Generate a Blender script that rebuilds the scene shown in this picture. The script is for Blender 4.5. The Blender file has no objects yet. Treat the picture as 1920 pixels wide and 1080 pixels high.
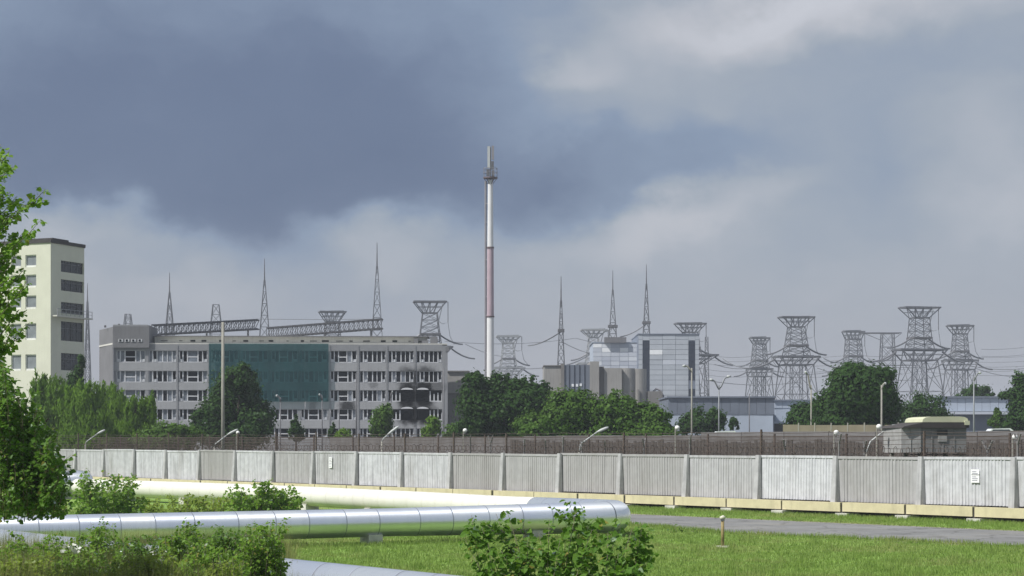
import bpy, math, random
import numpy as np
from mathutils import Vector, Matrix, Quaternion

S = bpy.context.scene
COL = S.collection
F, CX, HY, HC = 3500.0, 960.0, 824.0, 4.2      # focal length (px of a 1920 wide picture), horizon row, eye height
R = random.Random(7)
NR = np.random.default_rng(7)
rad = math.radians

# ------------------------------------------------------------------ camera
cam = bpy.data.objects.new('camera', bpy.data.cameras.new('camera'))
COL.objects.link(cam)
cam.location = (0, 0, HC)
cam.rotation_euler = (rad(90), 0, 0)
cam.data.sensor_width = 36
cam.data.lens = 36 * F / 1920
cam.data.shift_y = (HY - 540) / 1920
cam.data.clip_start, cam.data.clip_end = 0.5, 9000
S.camera = cam

def P(x, y, Z):
    """a point of the place at depth Z that the photograph shows at pixel x, y"""
    return Vector(((x - CX) / F * Z, Z, HC + (HY - y) / F * Z))

# ------------------------------------------------------------------ light
SUN_EL = rad(50)
SUN_AZ = (-0.88, -0.47)
_n = math.hypot(*SUN_AZ)
SUN = Vector((SUN_AZ[0] / _n * math.cos(SUN_EL), SUN_AZ[1] / _n * math.cos(SUN_EL), math.sin(SUN_EL)))
sl = bpy.data.lights.new('sun', 'SUN')
sl.energy, sl.angle, sl.color = 4.3, rad(0.9), (1.0, 0.97, 0.92)
so = bpy.data.objects.new('sun', sl); COL.objects.link(so)
so.rotation_euler = SUN.to_track_quat('Z', 'Y').to_euler()

S.view_settings.view_transform = 'Standard'
S.view_settings.look = 'None'
S.view_settings.exposure = 0.3
S.view_settings.gamma = 1

class NT:
    """small helper to write node trees"""
    def __init__(s, tree):
        s.t = tree; s.n = tree.nodes; s.l = tree.links
    def new(s, kind, **kw):
        n = s.n.new(kind)
        for k, v in kw.items():
            setattr(n, k, v)
        return n
    def put(s, sock, v):
        if isinstance(v, bpy.types.NodeSocket): s.l.new(v, sock)
        elif v is not None:
            if hasattr(sock.default_value, '__len__') and not hasattr(v, '__len__'): v = [v] * len(sock.default_value)
            if hasattr(sock.default_value, '__len__') and len(sock.default_value) == 4 and len(v) == 3: v = (*v, 1)
            sock.default_value = v
    def math(s, op, a, b=None, c=None, clamp=False):
        n = s.new('ShaderNodeMath', operation=op, use_clamp=clamp)
        for i, v in enumerate((a, b, c)):
            if v is not None: s.put(n.inputs[i], v)
        return n.outputs[0]
    def vec(s, op, a, b=None):
        n = s.new('ShaderNodeVectorMath', operation=op)
        s.put(n.inputs[0], a)
        if b is not None:
            s.put(n.inputs[3 if op == 'SCALE' else 1], b)
        return n.outputs['Value'] if op in ('LENGTH', 'DOT_PRODUCT', 'DISTANCE') else n.outputs[0]
    def noise(s, vec, scale, detail=4, rough=0.55, dist=0.0, col=False):
        n = s.new('ShaderNodeTexNoise')
        s.put(n.inputs['Vector'], vec)
        n.inputs['Scale'].default_value = scale; n.inputs['Detail'].default_value = detail
        n.inputs['Roughness'].default_value = rough; n.inputs['Distortion'].default_value = dist
        return n.outputs['Color' if col else 'Fac']
    def mix(s, f, a, b, mode='MIX'):
        n = s.new('ShaderNodeMix', data_type='RGBA', blend_type=mode)
        s.put(n.inputs['Factor'], f); s.put(n.inputs['A'], a); s.put(n.inputs['B'], b)
        return n.outputs['Result']
    def range(s, v, a, b, c=0.0, d=1.0, smooth=True):
        n = s.new('ShaderNodeMapRange', interpolation_type='SMOOTHSTEP' if smooth else 'LINEAR')
        s.put(n.inputs['Value'], v)
        for k, q in (('From Min', a), ('From Max', b), ('To Min', c), ('To Max', d)): n.inputs[k].default_value = q
        return n.outputs['Result']
    def ramp(s, f, stops):
        n = s.new('ShaderNodeValToRGB')
        e = n.color_ramp.elements
        while len(e) < len(stops): e.new(0.5)
        for i, (p, c) in enumerate(stops):
            e[i].position = p; e[i].color = (*c, 1)
        s.put(n.inputs[0], f)
        return n.outputs[0]

def lin(r, g, b):
    f = lambda c: (c / 255 / 12.92) if c / 255 <= 0.04045 else ((c / 255 + 0.055) / 1.055) ** 2.4
    return (f(r), f(g), f(b))

# ------------------------------------------------------------------ sky: broken rain clouds over a physical sky
W = bpy.data.worlds.new('World'); S.world = W; W.use_nodes = True
w = NT(W.node_tree); w.n.clear()
sky = w.new('ShaderNodeTexSky', sky_type='NISHITA')
sky.sun_disc = False
sky.sun_elevation = SUN_EL
sky.sun_rotation = math.atan2(SUN.x, SUN.y)
sky.air_density, sky.dust_density = 1.0, 2.0
dirv = w.new('ShaderNodeTexCoord').outputs['Generated']
wob = w.vec('SCALE', w.vec('SUBTRACT', w.noise(w.vec('MULTIPLY', dirv, (1, 1, 1.6)), 9, 5, 0.5, col=True), (0.5, 0.5, 0.5)), 0.08)
wob2 = w.vec('SCALE', w.vec('SUBTRACT', w.noise(w.vec('MULTIPLY', dirv, (1, 1, 1.3)), 30, 6, 0.55, col=True), (0.5, 0.5, 0.5)), 0.034)
dv = w.vec('ADD', w.vec('ADD', dirv, wob), wob2)
big = w.noise(w.vec('MULTIPLY', dv, (1, 1, 2.2)), 3.1, 5, 0.55)
val = w.math('MULTIPLY_ADD', w.math('SUBTRACT', big, 0.5), 0.40, 0.61)      # brightness of the cloud cover
def cloud(px, py, rx, ry, amount, hard=0.35, tilt=0.0, ry_up=None):
    """a darker or lighter cloud body that drifts in one direction of the sky"""
    global val
    d = P(px, py, 1000) - Vector((0, 0, HC)); d.normalize()
    rel = w.vec('SUBTRACT', dv, tuple(d))
    az = math.atan2(d.x, d.y)
    rt = w.vec('DOT_PRODUCT', rel, (math.cos(az), -math.sin(az), 0))
    up = w.vec('DOT_PRODUCT', rel, (-d.x * d.z, -d.y * d.z, 1 - d.z * d.z))
    up2 = w.math('MULTIPLY_ADD', rt, -tilt, up)
    q = w.math('SQRT', w.math('ADD', w.math('POWER', w.math('MULTIPLY', rt, F / rx), 2.0), w.math('POWER', w.math('ADD', w.math('MULTIPLY', w.math('MAXIMUM', up2, 0.0), F / (ry_up or ry)), w.math('MULTIPLY', w.math('MINIMUM', up2, 0.0), F / ry)), 2.0)))
    front = w.math('GREATER_THAN', w.vec('DOT_PRODUCT', dirv, tuple(d)), 0.3)
    m = w.math('MULTIPLY', w.range(q, 1 - hard, 1 + hard, 1, 0), front)
    val = w.math('MULTIPLY_ADD', m, amount, val)
CLOUDS = [
    (330, 250, 780, 190, -0.20, 0.75, 0.0, 620),
    (390, 330, 560, 105, -0.17, 0.40, 0.0, 300),
    (850, 300, 300, 95, -0.08, 0.7, 0.1, 260),
    (980, 60, 160, 120, -0.06, 0.8, 0.0),
    (1170, 345, 270, 70, -0.11, 0.5, 0.28),
    (1480, 250, 380, 120, -0.05, 0.7, 0.2),
    (1640, 400, 190, 90, -0.06, 0.6, 0.3),
    (1460, 20, 330, 62, 0.26, 0.8, 0.05),
    (1090, 130, 55, 45, 0.18, 0.8, 0),
    (1100, 200, 240, 70, 0.09, 0.9, 0.1),
    (1345, 400, 140, 50, 0.10, 0.6, 0.35),
    (1180, 450, 260, 45, 0.10, 0.7, 0.1),
    (1860, 320, 120, 130, 0.14, 0.7, 0),
    (740, 460, 60, 60, 0.16, 0.8, 0),
    (140, 440, 200, 40, 0.12, 0.6, 0),
    (400, 545, 120, 40, 0.10, 0.9, 0),
    (1500, 560, 800, 130, 0.03, 0.9, 0),
]
for c in CLOUDS: cloud(*c)
fine = w.noise(w.vec('MULTIPLY', dv, (1, 1, 2.0)), 14, 5, 0.6)
val = w.math('MULTIPLY_ADD', w.math('SUBTRACT', fine, 0.5), 0.13, val)
ccol = w.ramp(val, [(0.0, lin(88, 103, 133)), (0.25, lin(104, 119, 147)), (0.45, lin(136, 152, 176)), (0.62, lin(162, 171, 184)), (0.80, lin(190, 193, 201)), (1.0, lin(224, 226, 234))])
sx = w.new('ShaderNodeSeparateXYZ'); w.l.new(dirv, sx.inputs[0])
low = w.range(sx.outputs[2], 0.0, 0.12, 0.75, 0.0)
ccol = w.mix(low, ccol, lin(176, 174, 180))                   # the air near the horizon
b1 = w.new('ShaderNodeBackground'); w.l.new(sky.outputs[0], b1.inputs[0]); b1.inputs[1].default_value = 0.10
b2 = w.new('ShaderNodeBackground'); w.l.new(ccol, b2.inputs[0]); b2.inputs[1].default_value = 0.80
mx = w.new('ShaderNodeMixShader'); mx.inputs[0].default_value = 0.94
w.l.new(b1.outputs[0], mx.inputs[1]); w.l.new(b2.outputs[0], mx.inputs[2])
wo = w.new('ShaderNodeOutputWorld'); w.l.new(mx.outputs[0], wo.inputs[0])

# ------------------------------------------------------------------ materials
MATS = {}
def mat(name, color, rough=0.8, metal=0.0, var=0.15, scale=1.0, spec=0.3, streak=0.0, build=None, bump=0.0, own=False):
    """principled surface with procedural tone variation, optional vertical rain streaks"""
    m = bpy.data.materials.new(name); m.use_nodes = True
    t = NT(m.node_tree); p = t.n['Principled BSDF']
    co = t.new('ShaderNodeTexCoord').outputs['Object']
    if own: co = t.vec('ADD', co, t.vec('SCALE', (1.0, 0.7, 0.3), t.math('MULTIPLY', t.new('ShaderNodeObjectInfo').outputs['Random'], 90.0)))
    c = color
    nz = t.noise(co, scale, 6, 0.6)
    dark = tuple(q * (1 - var) for q in color); lite = tuple(min(1, q * (1 + var)) for q in color)
    c = t.mix(t.range(nz, 0.3, 0.7), dark, lite)
    if streak:
        sv = t.noise(t.vec('MULTIPLY', co, (3.0, 3.0, 0.18)), 1.6, 5, 0.6)
        c = t.mix(t.math('MULTIPLY', t.range(sv, 0.48, 0.72), streak), c, tuple(q * 0.35 for q in color))
    if build: c = build(t, co, c)
    t.put(p.inputs['Base Color'], c)
    p.inputs['Roughness'].default_value = rough
    p.inputs['Metallic'].default_value = metal
    p.inputs['Specular IOR Level'].default_value = spec
    if bump:
        b = t.new('ShaderNodeBump'); b.inputs['Strength'].default_value = bump; b.inputs['Distance'].default_value = 0.05
        t.put(b.inputs['Height'], t.noise(co, scale * 6, 5, 0.6)); t.l.new(b.outputs[0], p.inputs['Normal'])
    MATS[name] = m
    return m

def leafmat(name, c1, c2, c3=None, trans=0.35, gloss=0.25, dry=None):
    m = bpy.data.materials.new(name); m.use_nodes = True
    t = NT(m.node_tree); t.n.clear()
    g = t.new('ShaderNodeNewGeometry')
    co = t.new('ShaderNodeTexCoord').outputs['Object']
    c = t.mix(g.outputs['Random Per Island'], c1, c2)
    c = t.mix(t.range(t.noise(co, 0.8, 3), 0.35, 0.7, 0, 0.6), c, c3 or c2)
    if gloss > 0.15: c = t.mix(t.math('GREATER_THAN', g.outputs['Random Per Island'], 0.97), c, (0.26, 0.23, 0.06))
    if dry:
        c = t.mix(t.range(t.noise(co, 0.16, 6, 0.7), 0.48, 0.66, 0, 0.85), c, dry)
        c = t.mix(t.range(t.noise(co, 0.9, 5, 0.7), 0.58, 0.7, 0, 0.7), c, (0.09, 0.17, 0.03))
    d = t.new('ShaderNodeBsdfDiffuse'); t.put(d.inputs[0], c)
    tr = t.new('ShaderNodeBsdfTranslucent'); t.put(tr.inputs[0], t.mix(0.5, c, (c2[0] * 1.3, c2[1] * 1.3, c2[2] * 0.6)))
    gl = t.new('ShaderNodeBsdfGlossy'); gl.inputs['Roughness'].default_value = 0.35; t.put(gl.inputs[0], (0.8, 0.85, 0.9))
    m1 = t.new('ShaderNodeMixShader'); m1.inputs[0].default_value = trans
    t.l.new(d.outputs[0], m1.inputs[1]); t.l.new(tr.outputs[0], m1.inputs[2])
    fr = t.new('ShaderNodeFresnel'); fr.inputs[0].default_value = 1.35
    m2 = t.new('ShaderNodeMixShader'); t.put(m2.inputs[0], t.math('MULTIPLY', fr.outputs[0], gloss))
    t.l.new(m1.outputs[0], m2.inputs[1]); t.l.new(gl.outputs[0], m2.inputs[2])
    o = t.new('ShaderNodeOutputMaterial'); t.l.new(m2.outputs[0], o.inputs[0])
    MATS[name] = m
    return m

def asp_c(t, co, c):
    c = t.mix(t.range(t.noise(co, 0.9, 6, 0.7), 0.5, 0.62, 0, 0.35), c, (0.12, 0.118, 0.115))
    cr = t.new('ShaderNodeTexVoronoi', feature='DISTANCE_TO_EDGE'); t.put(cr.inputs['Vector'], t.vec('ADD', co, t.vec('SCALE', t.noise(co, 1.2, 4, 0.6, col=True), 0.9))); cr.inputs['Scale'].default_value = 0.35
    c = t.mix(t.range(cr.outputs['Distance'], 0.0, 0.035, 0.7, 0.0), c, (0.07, 0.07, 0.065))
    return t.mix(t.range(t.noise(co, 0.22, 4, 0.6), 0.5, 0.75, 0, 0.5), c, (0.27, 0.255, 0.22))
mat('asphalt', (0.20, 0.20, 0.20), 0.9, var=0.18, scale=0.25, build=asp_c)
mat('road_paint', (0.55, 0.54, 0.5), 0.8, var=0.3, scale=2)
mat('road_edge', (0.26, 0.235, 0.18), 0.95, var=0.3, scale=0.7)
def grass_c(t, co, c):
    n2 = t.noise(co, 0.12, 5, 0.6)
    c = t.mix(t.range(n2, 0.5, 0.75), c, (0.28, 0.27, 0.11))
    return t.mix(t.range(t.noise(co, 2.2, 4, 0.7), 0.45, 0.75, 0, 0.7), c, (0.15, 0.21, 0.055))
mat('ground_grass', (0.19, 0.30, 0.07), 0.95, var=0.25, scale=0.35, spec=0.05, build=grass_c)
def con_c(t, co, c):
    d = t.noise(t.vec('MULTIPLY', co, (0.55, 0.55, 0.16)), 1.1, 6, 0.65)
    c = t.mix(t.range(d, 0.5, 0.78, 0, 0.55), c, (0.20, 0.19, 0.175))
    oi = t.new('ShaderNodeObjectInfo').outputs['Random']
    return t.mix(t.math('MULTIPLY', t.math('POWER', oi, 1.6), 0.75), c, (0.26, 0.25, 0.245))
mat('fence_concrete', (0.53, 0.54, 0.575), 0.92, var=0.10, scale=2.5, streak=0.45, build=con_c, spec=0.15, own=True)
mat('pilaster_concrete', (0.40, 0.40, 0.415), 0.9, var=0.12, scale=2, streak=0.35, spec=0.15, own=True)
mat('yellow_paint', (0.56, 0.505, 0.335), 0.85, var=0.10, scale=1.5, streak=0.12, spec=0.2)
mat('block_concrete', (0.55, 0.54, 0.50), 0.9, var=0.15, scale=2)
mat('dark_gap', (0.05, 0.045, 0.04), 0.95)
mat('rust_wire', (0.085, 0.065, 0.055), 0.8, var=0.3, scale=3)
mat('dark_steel', (0.12, 0.12, 0.13), 0.6, var=0.15)
mat('galv_steel', (0.21, 0.22, 0.235), 0.55, metal=0.3, var=0.12)
mat('pylon_steel', (0.12, 0.125, 0.14), 0.6, var=0.12, scale=0.3)
mat('pale_steel', (0.30, 0.31, 0.325), 0.6, var=0.12, scale=0.3)
mat('insulator', (0.15, 0.155, 0.17), 0.4, var=0.1)
mat('pole_concrete', (0.27, 0.262, 0.235), 0.9, var=0.12, scale=1, streak=0.2)
mat('lamp_white', (0.46, 0.48, 0.48), 0.5, var=0.08)
mat('white_globe', (0.8, 0.8, 0.78), 0.35, var=0.03)
mat('yellow_wall', (0.60, 0.60, 0.51), 0.9, var=0.04, scale=0.4, streak=0.06)
mat('white_reveal', (0.72, 0.72, 0.70), 0.7)
mat('black_window', (0.022, 0.024, 0.03), 0.25, spec=0.5, var=0.2)
mat('grey_window', (0.20, 0.22, 0.24), 0.2, spec=0.6, var=0.15)
mat('roof_dark', (0.06, 0.055, 0.055), 0.9)
SOOT = []          # filled in below, local metres of the office wall
def soot_c(t, co, c):
    total = None
    wobn = t.vec('SCALE', t.vec('SUBTRACT', t.noise(co, 0.9, 5, 0.65, col=True), (0.5, 0.5, 0.5)), 1.9)
    pc = t.vec('ADD', co, wobn)
    for (x, z, rx, rz, a) in SOOT:
        q = t.vec('LENGTH', t.vec('MULTIPLY', t.vec('SUBTRACT', pc, (x, 0, z)), (1 / rx, 0, 1 / rz)))
        m = t.range(q, 0.45, 1.15, min(1, a * 1.1), 0)
        total = m if total is None else t.math('MAXIMUM', total, m)
    return t.mix(total, c, (0.008, 0.008, 0.008))
OZ = 300.0; OPX = OZ / F
def ol(x, y): return ((x - 210) * OPX, HC + (HY - y) * OPX)
for (x, y, rx, ry, a) in [(764, 742, 24, 40, 0.98), (794, 740, 27, 42, 0.98), (765, 708, 28, 24, 0.8), (797, 706, 32, 24, 0.7), (770, 778, 32, 24, 0.9),
                          (797, 778, 28, 24, 0.9), (650, 762, 18, 18, 0.8), (648, 748, 10, 14, 0.65), (815, 725, 22, 20, 0.55), (585, 760, 10, 10, 0.35), (700, 720, 12, 9, 0.35)]:
    lx, lz = ol(x, y); SOOT.append((lx, lz, rx * OPX, ry * OPX, a))
mat('office_wall', (0.325, 0.33, 0.345), 0.9, var=0.07, scale=0.25, streak=0.18, build=soot_c, spec=0.1)
mat('office_pier', (0.245, 0.25, 0.265), 0.9, var=0.07, scale=0.25, streak=0.15, build=soot_c, spec=0.1)
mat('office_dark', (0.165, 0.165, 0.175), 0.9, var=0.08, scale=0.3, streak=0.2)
mat('office_cream', (0.56, 0.55, 0.51), 0.9, var=0.08, scale=0.4, streak=0.25)
mat('frame_white', (0.56, 0.57, 0.60), 0.6, var=0.08)
mat('unlit_black', (0.012, 0.012, 0.012), 0.95)  # black stands in for unlit depth behind windows and in vent slots
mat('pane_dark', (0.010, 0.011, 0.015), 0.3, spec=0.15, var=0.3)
mat('pane_sky_reflect', (0.16, 0.18, 0.215), 0.12, spec=0.7, var=0.3)  # bluish sky reflection put into the pane colour
mat('cladding_blue', (0.43, 0.46, 0.505), 0.6, metal=0.0, var=0.06, scale=0.3,
    build=lambda t, co, c: t.mix(t.math('MULTIPLY', t.new('ShaderNodeObjectInfo').outputs['Random'], 0.45), c, (0.33, 0.36, 0.405)))
mat('cladding_white', (0.65, 0.68, 0.72), 0.6, metal=0.0, var=0.05, scale=0.3,
    build=lambda t, co, c: t.mix(t.math('POWER', t.new('ShaderNodeObjectInfo').outputs['Random'], 0.6), c, (0.42, 0.45, 0.52)))
mat('cladding_bright', (0.78, 0.80, 0.82), 0.4, var=0.04)
mat('glazing_navy', (0.02, 0.027, 0.045), 0.2, spec=0.5, var=0.2)
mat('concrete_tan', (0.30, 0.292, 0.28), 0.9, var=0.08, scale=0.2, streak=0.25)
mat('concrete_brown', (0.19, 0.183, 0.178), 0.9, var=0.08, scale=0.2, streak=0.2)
mat('steel_blue', (0.15, 0.172, 0.215), 0.6, var=0.10, scale=0.2, streak=0.1)
mat('shed_blue', (0.17, 0.195, 0.25), 0.5, var=0.07, scale=0.2)
mat('shed_light', (0.38, 0.43, 0.51), 0.5, var=0.07, scale=0.2)
mat('inner_wall', (0.165, 0.16, 0.16), 0.92, var=0.12, scale=0.5, streak=0.3)
mat('brown_board', (0.085, 0.078, 0.073), 0.92, var=0.25, scale=0.8, streak=0.35)
mat('tan_board', (0.20, 0.175, 0.13), 0.9, var=0.12, scale=0.6, streak=0.2)
mat('booth_grey', (0.22, 0.217, 0.217), 0.85, var=0.07, scale=1, streak=0.2)
mat('booth_pale', (0.32, 0.32, 0.315), 0.85, var=0.12, scale=2, streak=0.2)  # paler copy of the booth grey: sunlight on the left wall put into colour
mat('cap_cream', (0.52, 0.53, 0.38), 0.7, var=0.06)
mat('chimney_white', (0.66, 0.66, 0.67), 0.7, var=0.05, scale=0.3, streak=0.08)
mat('chimney_mauve', (0.40, 0.315, 0.355), 0.75, var=0.07, scale=0.4, streak=0.1)
mat('chimney_grey', (0.22, 0.215, 0.235), 0.7, var=0.08)
mat('ring_brown', (0.12, 0.09, 0.095), 0.8)
m = mat('metal_pipe', (0.93, 0.95, 1.0), 0.42, metal=0.84, var=0.05, scale=0.6, streak=0.10,
        build=lambda t, co, c: t.mix(t.math('MULTIPLY', t.new('ShaderNodeObjectInfo').outputs['Random'], 0.5), c, (0.70, 0.76, 0.92)), bump=0.10)
_p = m.node_tree.nodes['Principled BSDF']
_tv = m.node_tree.nodes.new('ShaderNodeCombineXYZ'); _tv.inputs[0].default_value, _tv.inputs[1].default_value = 0.875, 0.484
m.node_tree.links.new(_tv.outputs[0], _p.inputs['Tangent']); _p.inputs['Anisotropic'].default_value = 0.85
_p.inputs['Coat Weight'].default_value = 0.5
m.node_tree.nodes['Principled BSDF'].inputs['Coat Roughness'].default_value = 0.12
def cream_c(t, co, c):
    d = t.noise(t.vec('MULTIPLY', co, (0.5, 0.5, 1.5)), 1.0, 6, 0.65)
    c = t.mix(t.range(d, 0.58, 0.8, 0, 0.5), c, (0.45, 0.42, 0.34))
    return t.mix(t.range(t.noise(co, 3.0, 4, 0.7), 0.70, 0.76, 0, 0.55), c, (0.25, 0.22, 0.18))
mat('cream_pipe', (0.66, 0.65, 0.60), 0.55, var=0.04, scale=0.7, build=cream_c)
mat('seam', (0.45, 0.47, 0.54), 0.4, metal=0.6)
mat('cream_seam', (0.62, 0.60, 0.53), 0.6)
mat('sign_white', (0.78, 0.78, 0.80), 0.6, var=0.04)
mat('sign_ink', (0.22, 0.22, 0.28), 0.7)
mat('post_tan', (0.27, 0.21, 0.10), 0.75, var=0.2, scale=4)
mat('post_cap', (0.62, 0.60, 0.50), 0.6)
mat('bark', (0.085, 0.07, 0.055), 0.95, var=0.3, scale=4)
mat('bark_pale', (0.16, 0.14, 0.105), 0.95, var=0.3, scale=6)
mat('car_white', (0.7, 0.72, 0.75), 0.3, spec=0.6, var=0.02)
mat('car_glass', (0.03, 0.04, 0.05), 0.1, spec=0.6)
mat('rubber', (0.03, 0.03, 0.03), 0.9)
mat('wire', (0.17, 0.175, 0.19), 0.6)
leafmat('leaf_clouded', (0.026, 0.060, 0.016), (0.052, 0.102, 0.026), (0.036, 0.078, 0.021), 0.30, 0.08)  # cloud shade over the far trees is put into this dark green
leafmat('leaf_mid', (0.050, 0.108, 0.020), (0.098, 0.172, 0.034), (0.072, 0.138, 0.027), 0.32, 0.08)
leafmat('leaf_willow', (0.085, 0.170, 0.022), (0.165, 0.275, 0.042), (0.12, 0.22, 0.032), 0.38, 0.06)
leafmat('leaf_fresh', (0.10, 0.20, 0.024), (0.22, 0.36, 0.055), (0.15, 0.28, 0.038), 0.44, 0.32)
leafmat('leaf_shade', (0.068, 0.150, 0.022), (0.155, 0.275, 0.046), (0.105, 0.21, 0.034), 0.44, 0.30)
leafmat('leaf_lime', (0.16, 0.24, 0.035), (0.27, 0.35, 0.065), (0.21, 0.30, 0.05), 0.42, 0.2)
leafmat('blade_green', (0.17, 0.265, 0.060), (0.26, 0.37, 0.095), (0.26, 0.34, 0.11), 0.38, 0.04, dry=(0.34, 0.34, 0.15))
leafmat('blade_dry', (0.16, 0.19, 0.065), (0.30, 0.29, 0.13), (0.17, 0.22, 0.07), 0.3, 0.02)
leafmat('flower', (0.70, 0.72, 0.68), (0.8, 0.8, 0.74), None, 0.3, 0.05)

# teal screen of netting hung before the office
m = bpy.data.materials.new('netting'); m.use_nodes = True
t = NT(m.node_tree); t.n.clear()
co = t.new('ShaderNodeTexCoord').outputs['Object']
cc = t.mix(t.range(t.noise(co, 0.35, 4), 0.35, 0.7), (0.010, 0.046, 0.052), (0.016, 0.066, 0.072))
d = t.new('ShaderNodeBsdfDiffuse'); t.put(d.inputs[0], cc)
tr = t.new('ShaderNodeBsdfTransparent'); tr.inputs[0].default_value = (0.55, 0.85, 0.85, 1)
mxs = t.new('ShaderNodeMixShader'); mxs.inputs[0].default_value = 0.28
t.l.new(d.outputs[0], mxs.inputs[1]); t.l.new(tr.outputs[0], mxs.inputs[2])
o = t.new('ShaderNodeOutputMaterial'); t.l.new(mxs.outputs[0], o.inputs[0]); MATS['netting'] = m
# chain link: far too fine to model wire by wire, an open weave
m = bpy.data.materials.new('chain_link'); m.use_nodes = True
t = NT(m.node_tree); t.n.clear()
co = t.new('ShaderNodeTexCoord').outputs['Object']
d = t.new('ShaderNodeBsdfDiffuse'); t.put(d.inputs[0], t.mix(t.noise(co, 1.5, 4), (0.05, 0.04, 0.035), (0.12, 0.10, 0.09)))
tr = t.new('ShaderNodeBsdfTransparent')
mxs = t.new('ShaderNodeMixShader'); t.put(mxs.inputs[0], t.range(t.noise(t.vec('MULTIPLY', co, (1, 1, 0.4)), 1.2, 5), 0.3, 0.7, 0.42, 0.75))
t.l.new(d.outputs[0], mxs.inputs[1]); t.l.new(tr.outputs[0], mxs.inputs[2])
o = t.new('ShaderNodeOutputMaterial'); t.l.new(mxs.outputs[0], o.inputs[0]); MATS['chain_link'] = m

# ------------------------------------------------------------------ mesh helpers
class MB:
    def __init__(s): s.v = []; s.f = []
    def add(s, vs, fs):
        o = len(s.v); s.v += [tuple(q) for q in vs]; s.f += [tuple(i + o for i in f) for f in fs]
        return s
    def box(s, x0, x1, y0, y1, z0, z1):
        return s.add([(x0, y0, z0), (x1, y0, z0), (x1, y1, z0), (x0, y1, z0), (x0, y0, z1), (x1, y0, z1), (x1, y1, z1), (x0, y1, z1)],
                     [(0, 3, 2, 1), (4, 5, 6, 7), (0, 1, 5, 4), (1, 2, 6, 5), (2, 3, 7, 6), (3, 0, 4, 7)])
    def prism(s, pts, z0, z1):
        n = len(pts)
        return s.add([(x, y, z0) for x, y in pts] + [(x, y, z1) for x, y in pts],
                     [tuple(range(n - 1, -1, -1)), tuple(range(n, 2 * n))] + [(i, (i + 1) % n, n + (i + 1) % n, n + i) for i in range(n)])
    def bar(s, a, b, w, w2=None):
        a = Vector(a); b = Vector(b); d = b - a
        if d.length < 1e-6: return s
        d.normalize()
        u = d.cross(Vector((0, 0, 1)) if abs(d.z) < 0.95 else Vector((1, 0, 0))).normalized(); v = d.cross(u)
        w2 = w if w2 is None else w2
        vs = [a + (u * i + v * j) * w / 2 for i, j in ((-1, -1), (1, -1), (1, 1), (-1, 1))] + [b + (u * i + v * j) * w2 / 2 for i, j in ((-1, -1), (1, -1), (1, 1), (-1, 1))]
        return s.add(vs, [(3, 2, 1, 0), (4, 5, 6, 7), (0, 1, 5, 4), (1, 2, 6, 5), (2, 3, 7, 6), (3, 0, 4, 7)])
    def tube(s, pts, r, n=8, cap=True):
        pts = [Vector(p) for p in pts]; rs = r if hasattr(r, '__len__') else [r] * len(pts)
        ref = None; vs = []; fs = []
        for i, p in enumerate(pts):
            d = (pts[min(i + 1, len(pts) - 1)] - pts[max(i - 1, 0)]).normalized()
            if ref is None: ref = d.cross(Vector((0, 0, 1)) if abs(d.z) < 0.9 else Vector((0, 1, 0))).normalized()
            u = (ref - d * ref.dot(d)).normalized(); v = d.cross(u); ref = u
            for k in range(n):
                a = 2 * math.pi * k / n
                vs.append(p + (u * math.cos(a) + v * math.sin(a)) * rs[i])
        for i in range(len(pts) - 1):
            for k in range(n):
                fs.append((i * n + k, i * n + (k + 1) % n, (i + 1) * n + (k + 1) % n, (i + 1) * n + k))
        if cap:
            fs.append(tuple(range(n - 1, -1, -1))); fs.append(tuple(range((len(pts) - 1) * n, len(pts) * n)))
        return s.add(vs, fs)
    def mesh(s, name, material, smooth=False):
        me = bpy.data.meshes.new(name)
        me.from_pydata(s.v, [], s.f); me.update()
        if material: me.materials.append(MATS[material])
        if smooth: me.polygons.foreach_set('use_smooth', [True] * len(me.polygons))
        return me
    def build(s, name, material, parent=None, smooth=False, loc=None):
        return put(name, s.mesh(name, material, smooth), parent, loc)

def put(name, me, parent=None, loc=None, rot=None):
    o = bpy.data.objects.new(name, me); COL.objects.link(o)
    if parent: o.parent = parent
    if loc is not None: o.location = loc
    if rot is not None: o.rotation_euler = rot
    return o
def tag(o, label=None, cat=None, group=None, kind=None):
    if label: o['label'] = label
    if cat: o['category'] = cat
    if group: o['group'] = group
    if kind: o['kind'] = kind
    return o
def thing(name, label, cat, loc=(0, 0, 0), rz=0.0, group=None, kind=None):
    o = bpy.data.objects.new(name, None); COL.objects.link(o)
    o.location = loc; o.rotation_euler = (0, 0, rz); o.empty_display_size = 0.5
    return tag(o, label, cat, group, kind)
def npmesh(name, verts, nper, material):
    """many small faces of nper vertices each, from an array (n, nper, 3)"""
    n = verts.shape[0]
    me = bpy.data.meshes.new(name)
    me.vertices.add(n * nper); me.vertices.foreach_set('co', verts.astype(np.float32).ravel())
    me.loops.add(n * nper); me.loops.foreach_set('vertex_index', np.arange(n * nper, dtype=np.int32))
    me.polygons.add(n); me.polygons.foreach_set('loop_start', np.arange(0, n * nper, nper, dtype=np.int32))
    me.update(calc_edges=True); me.materials.append(MATS[material])
    return me

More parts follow.
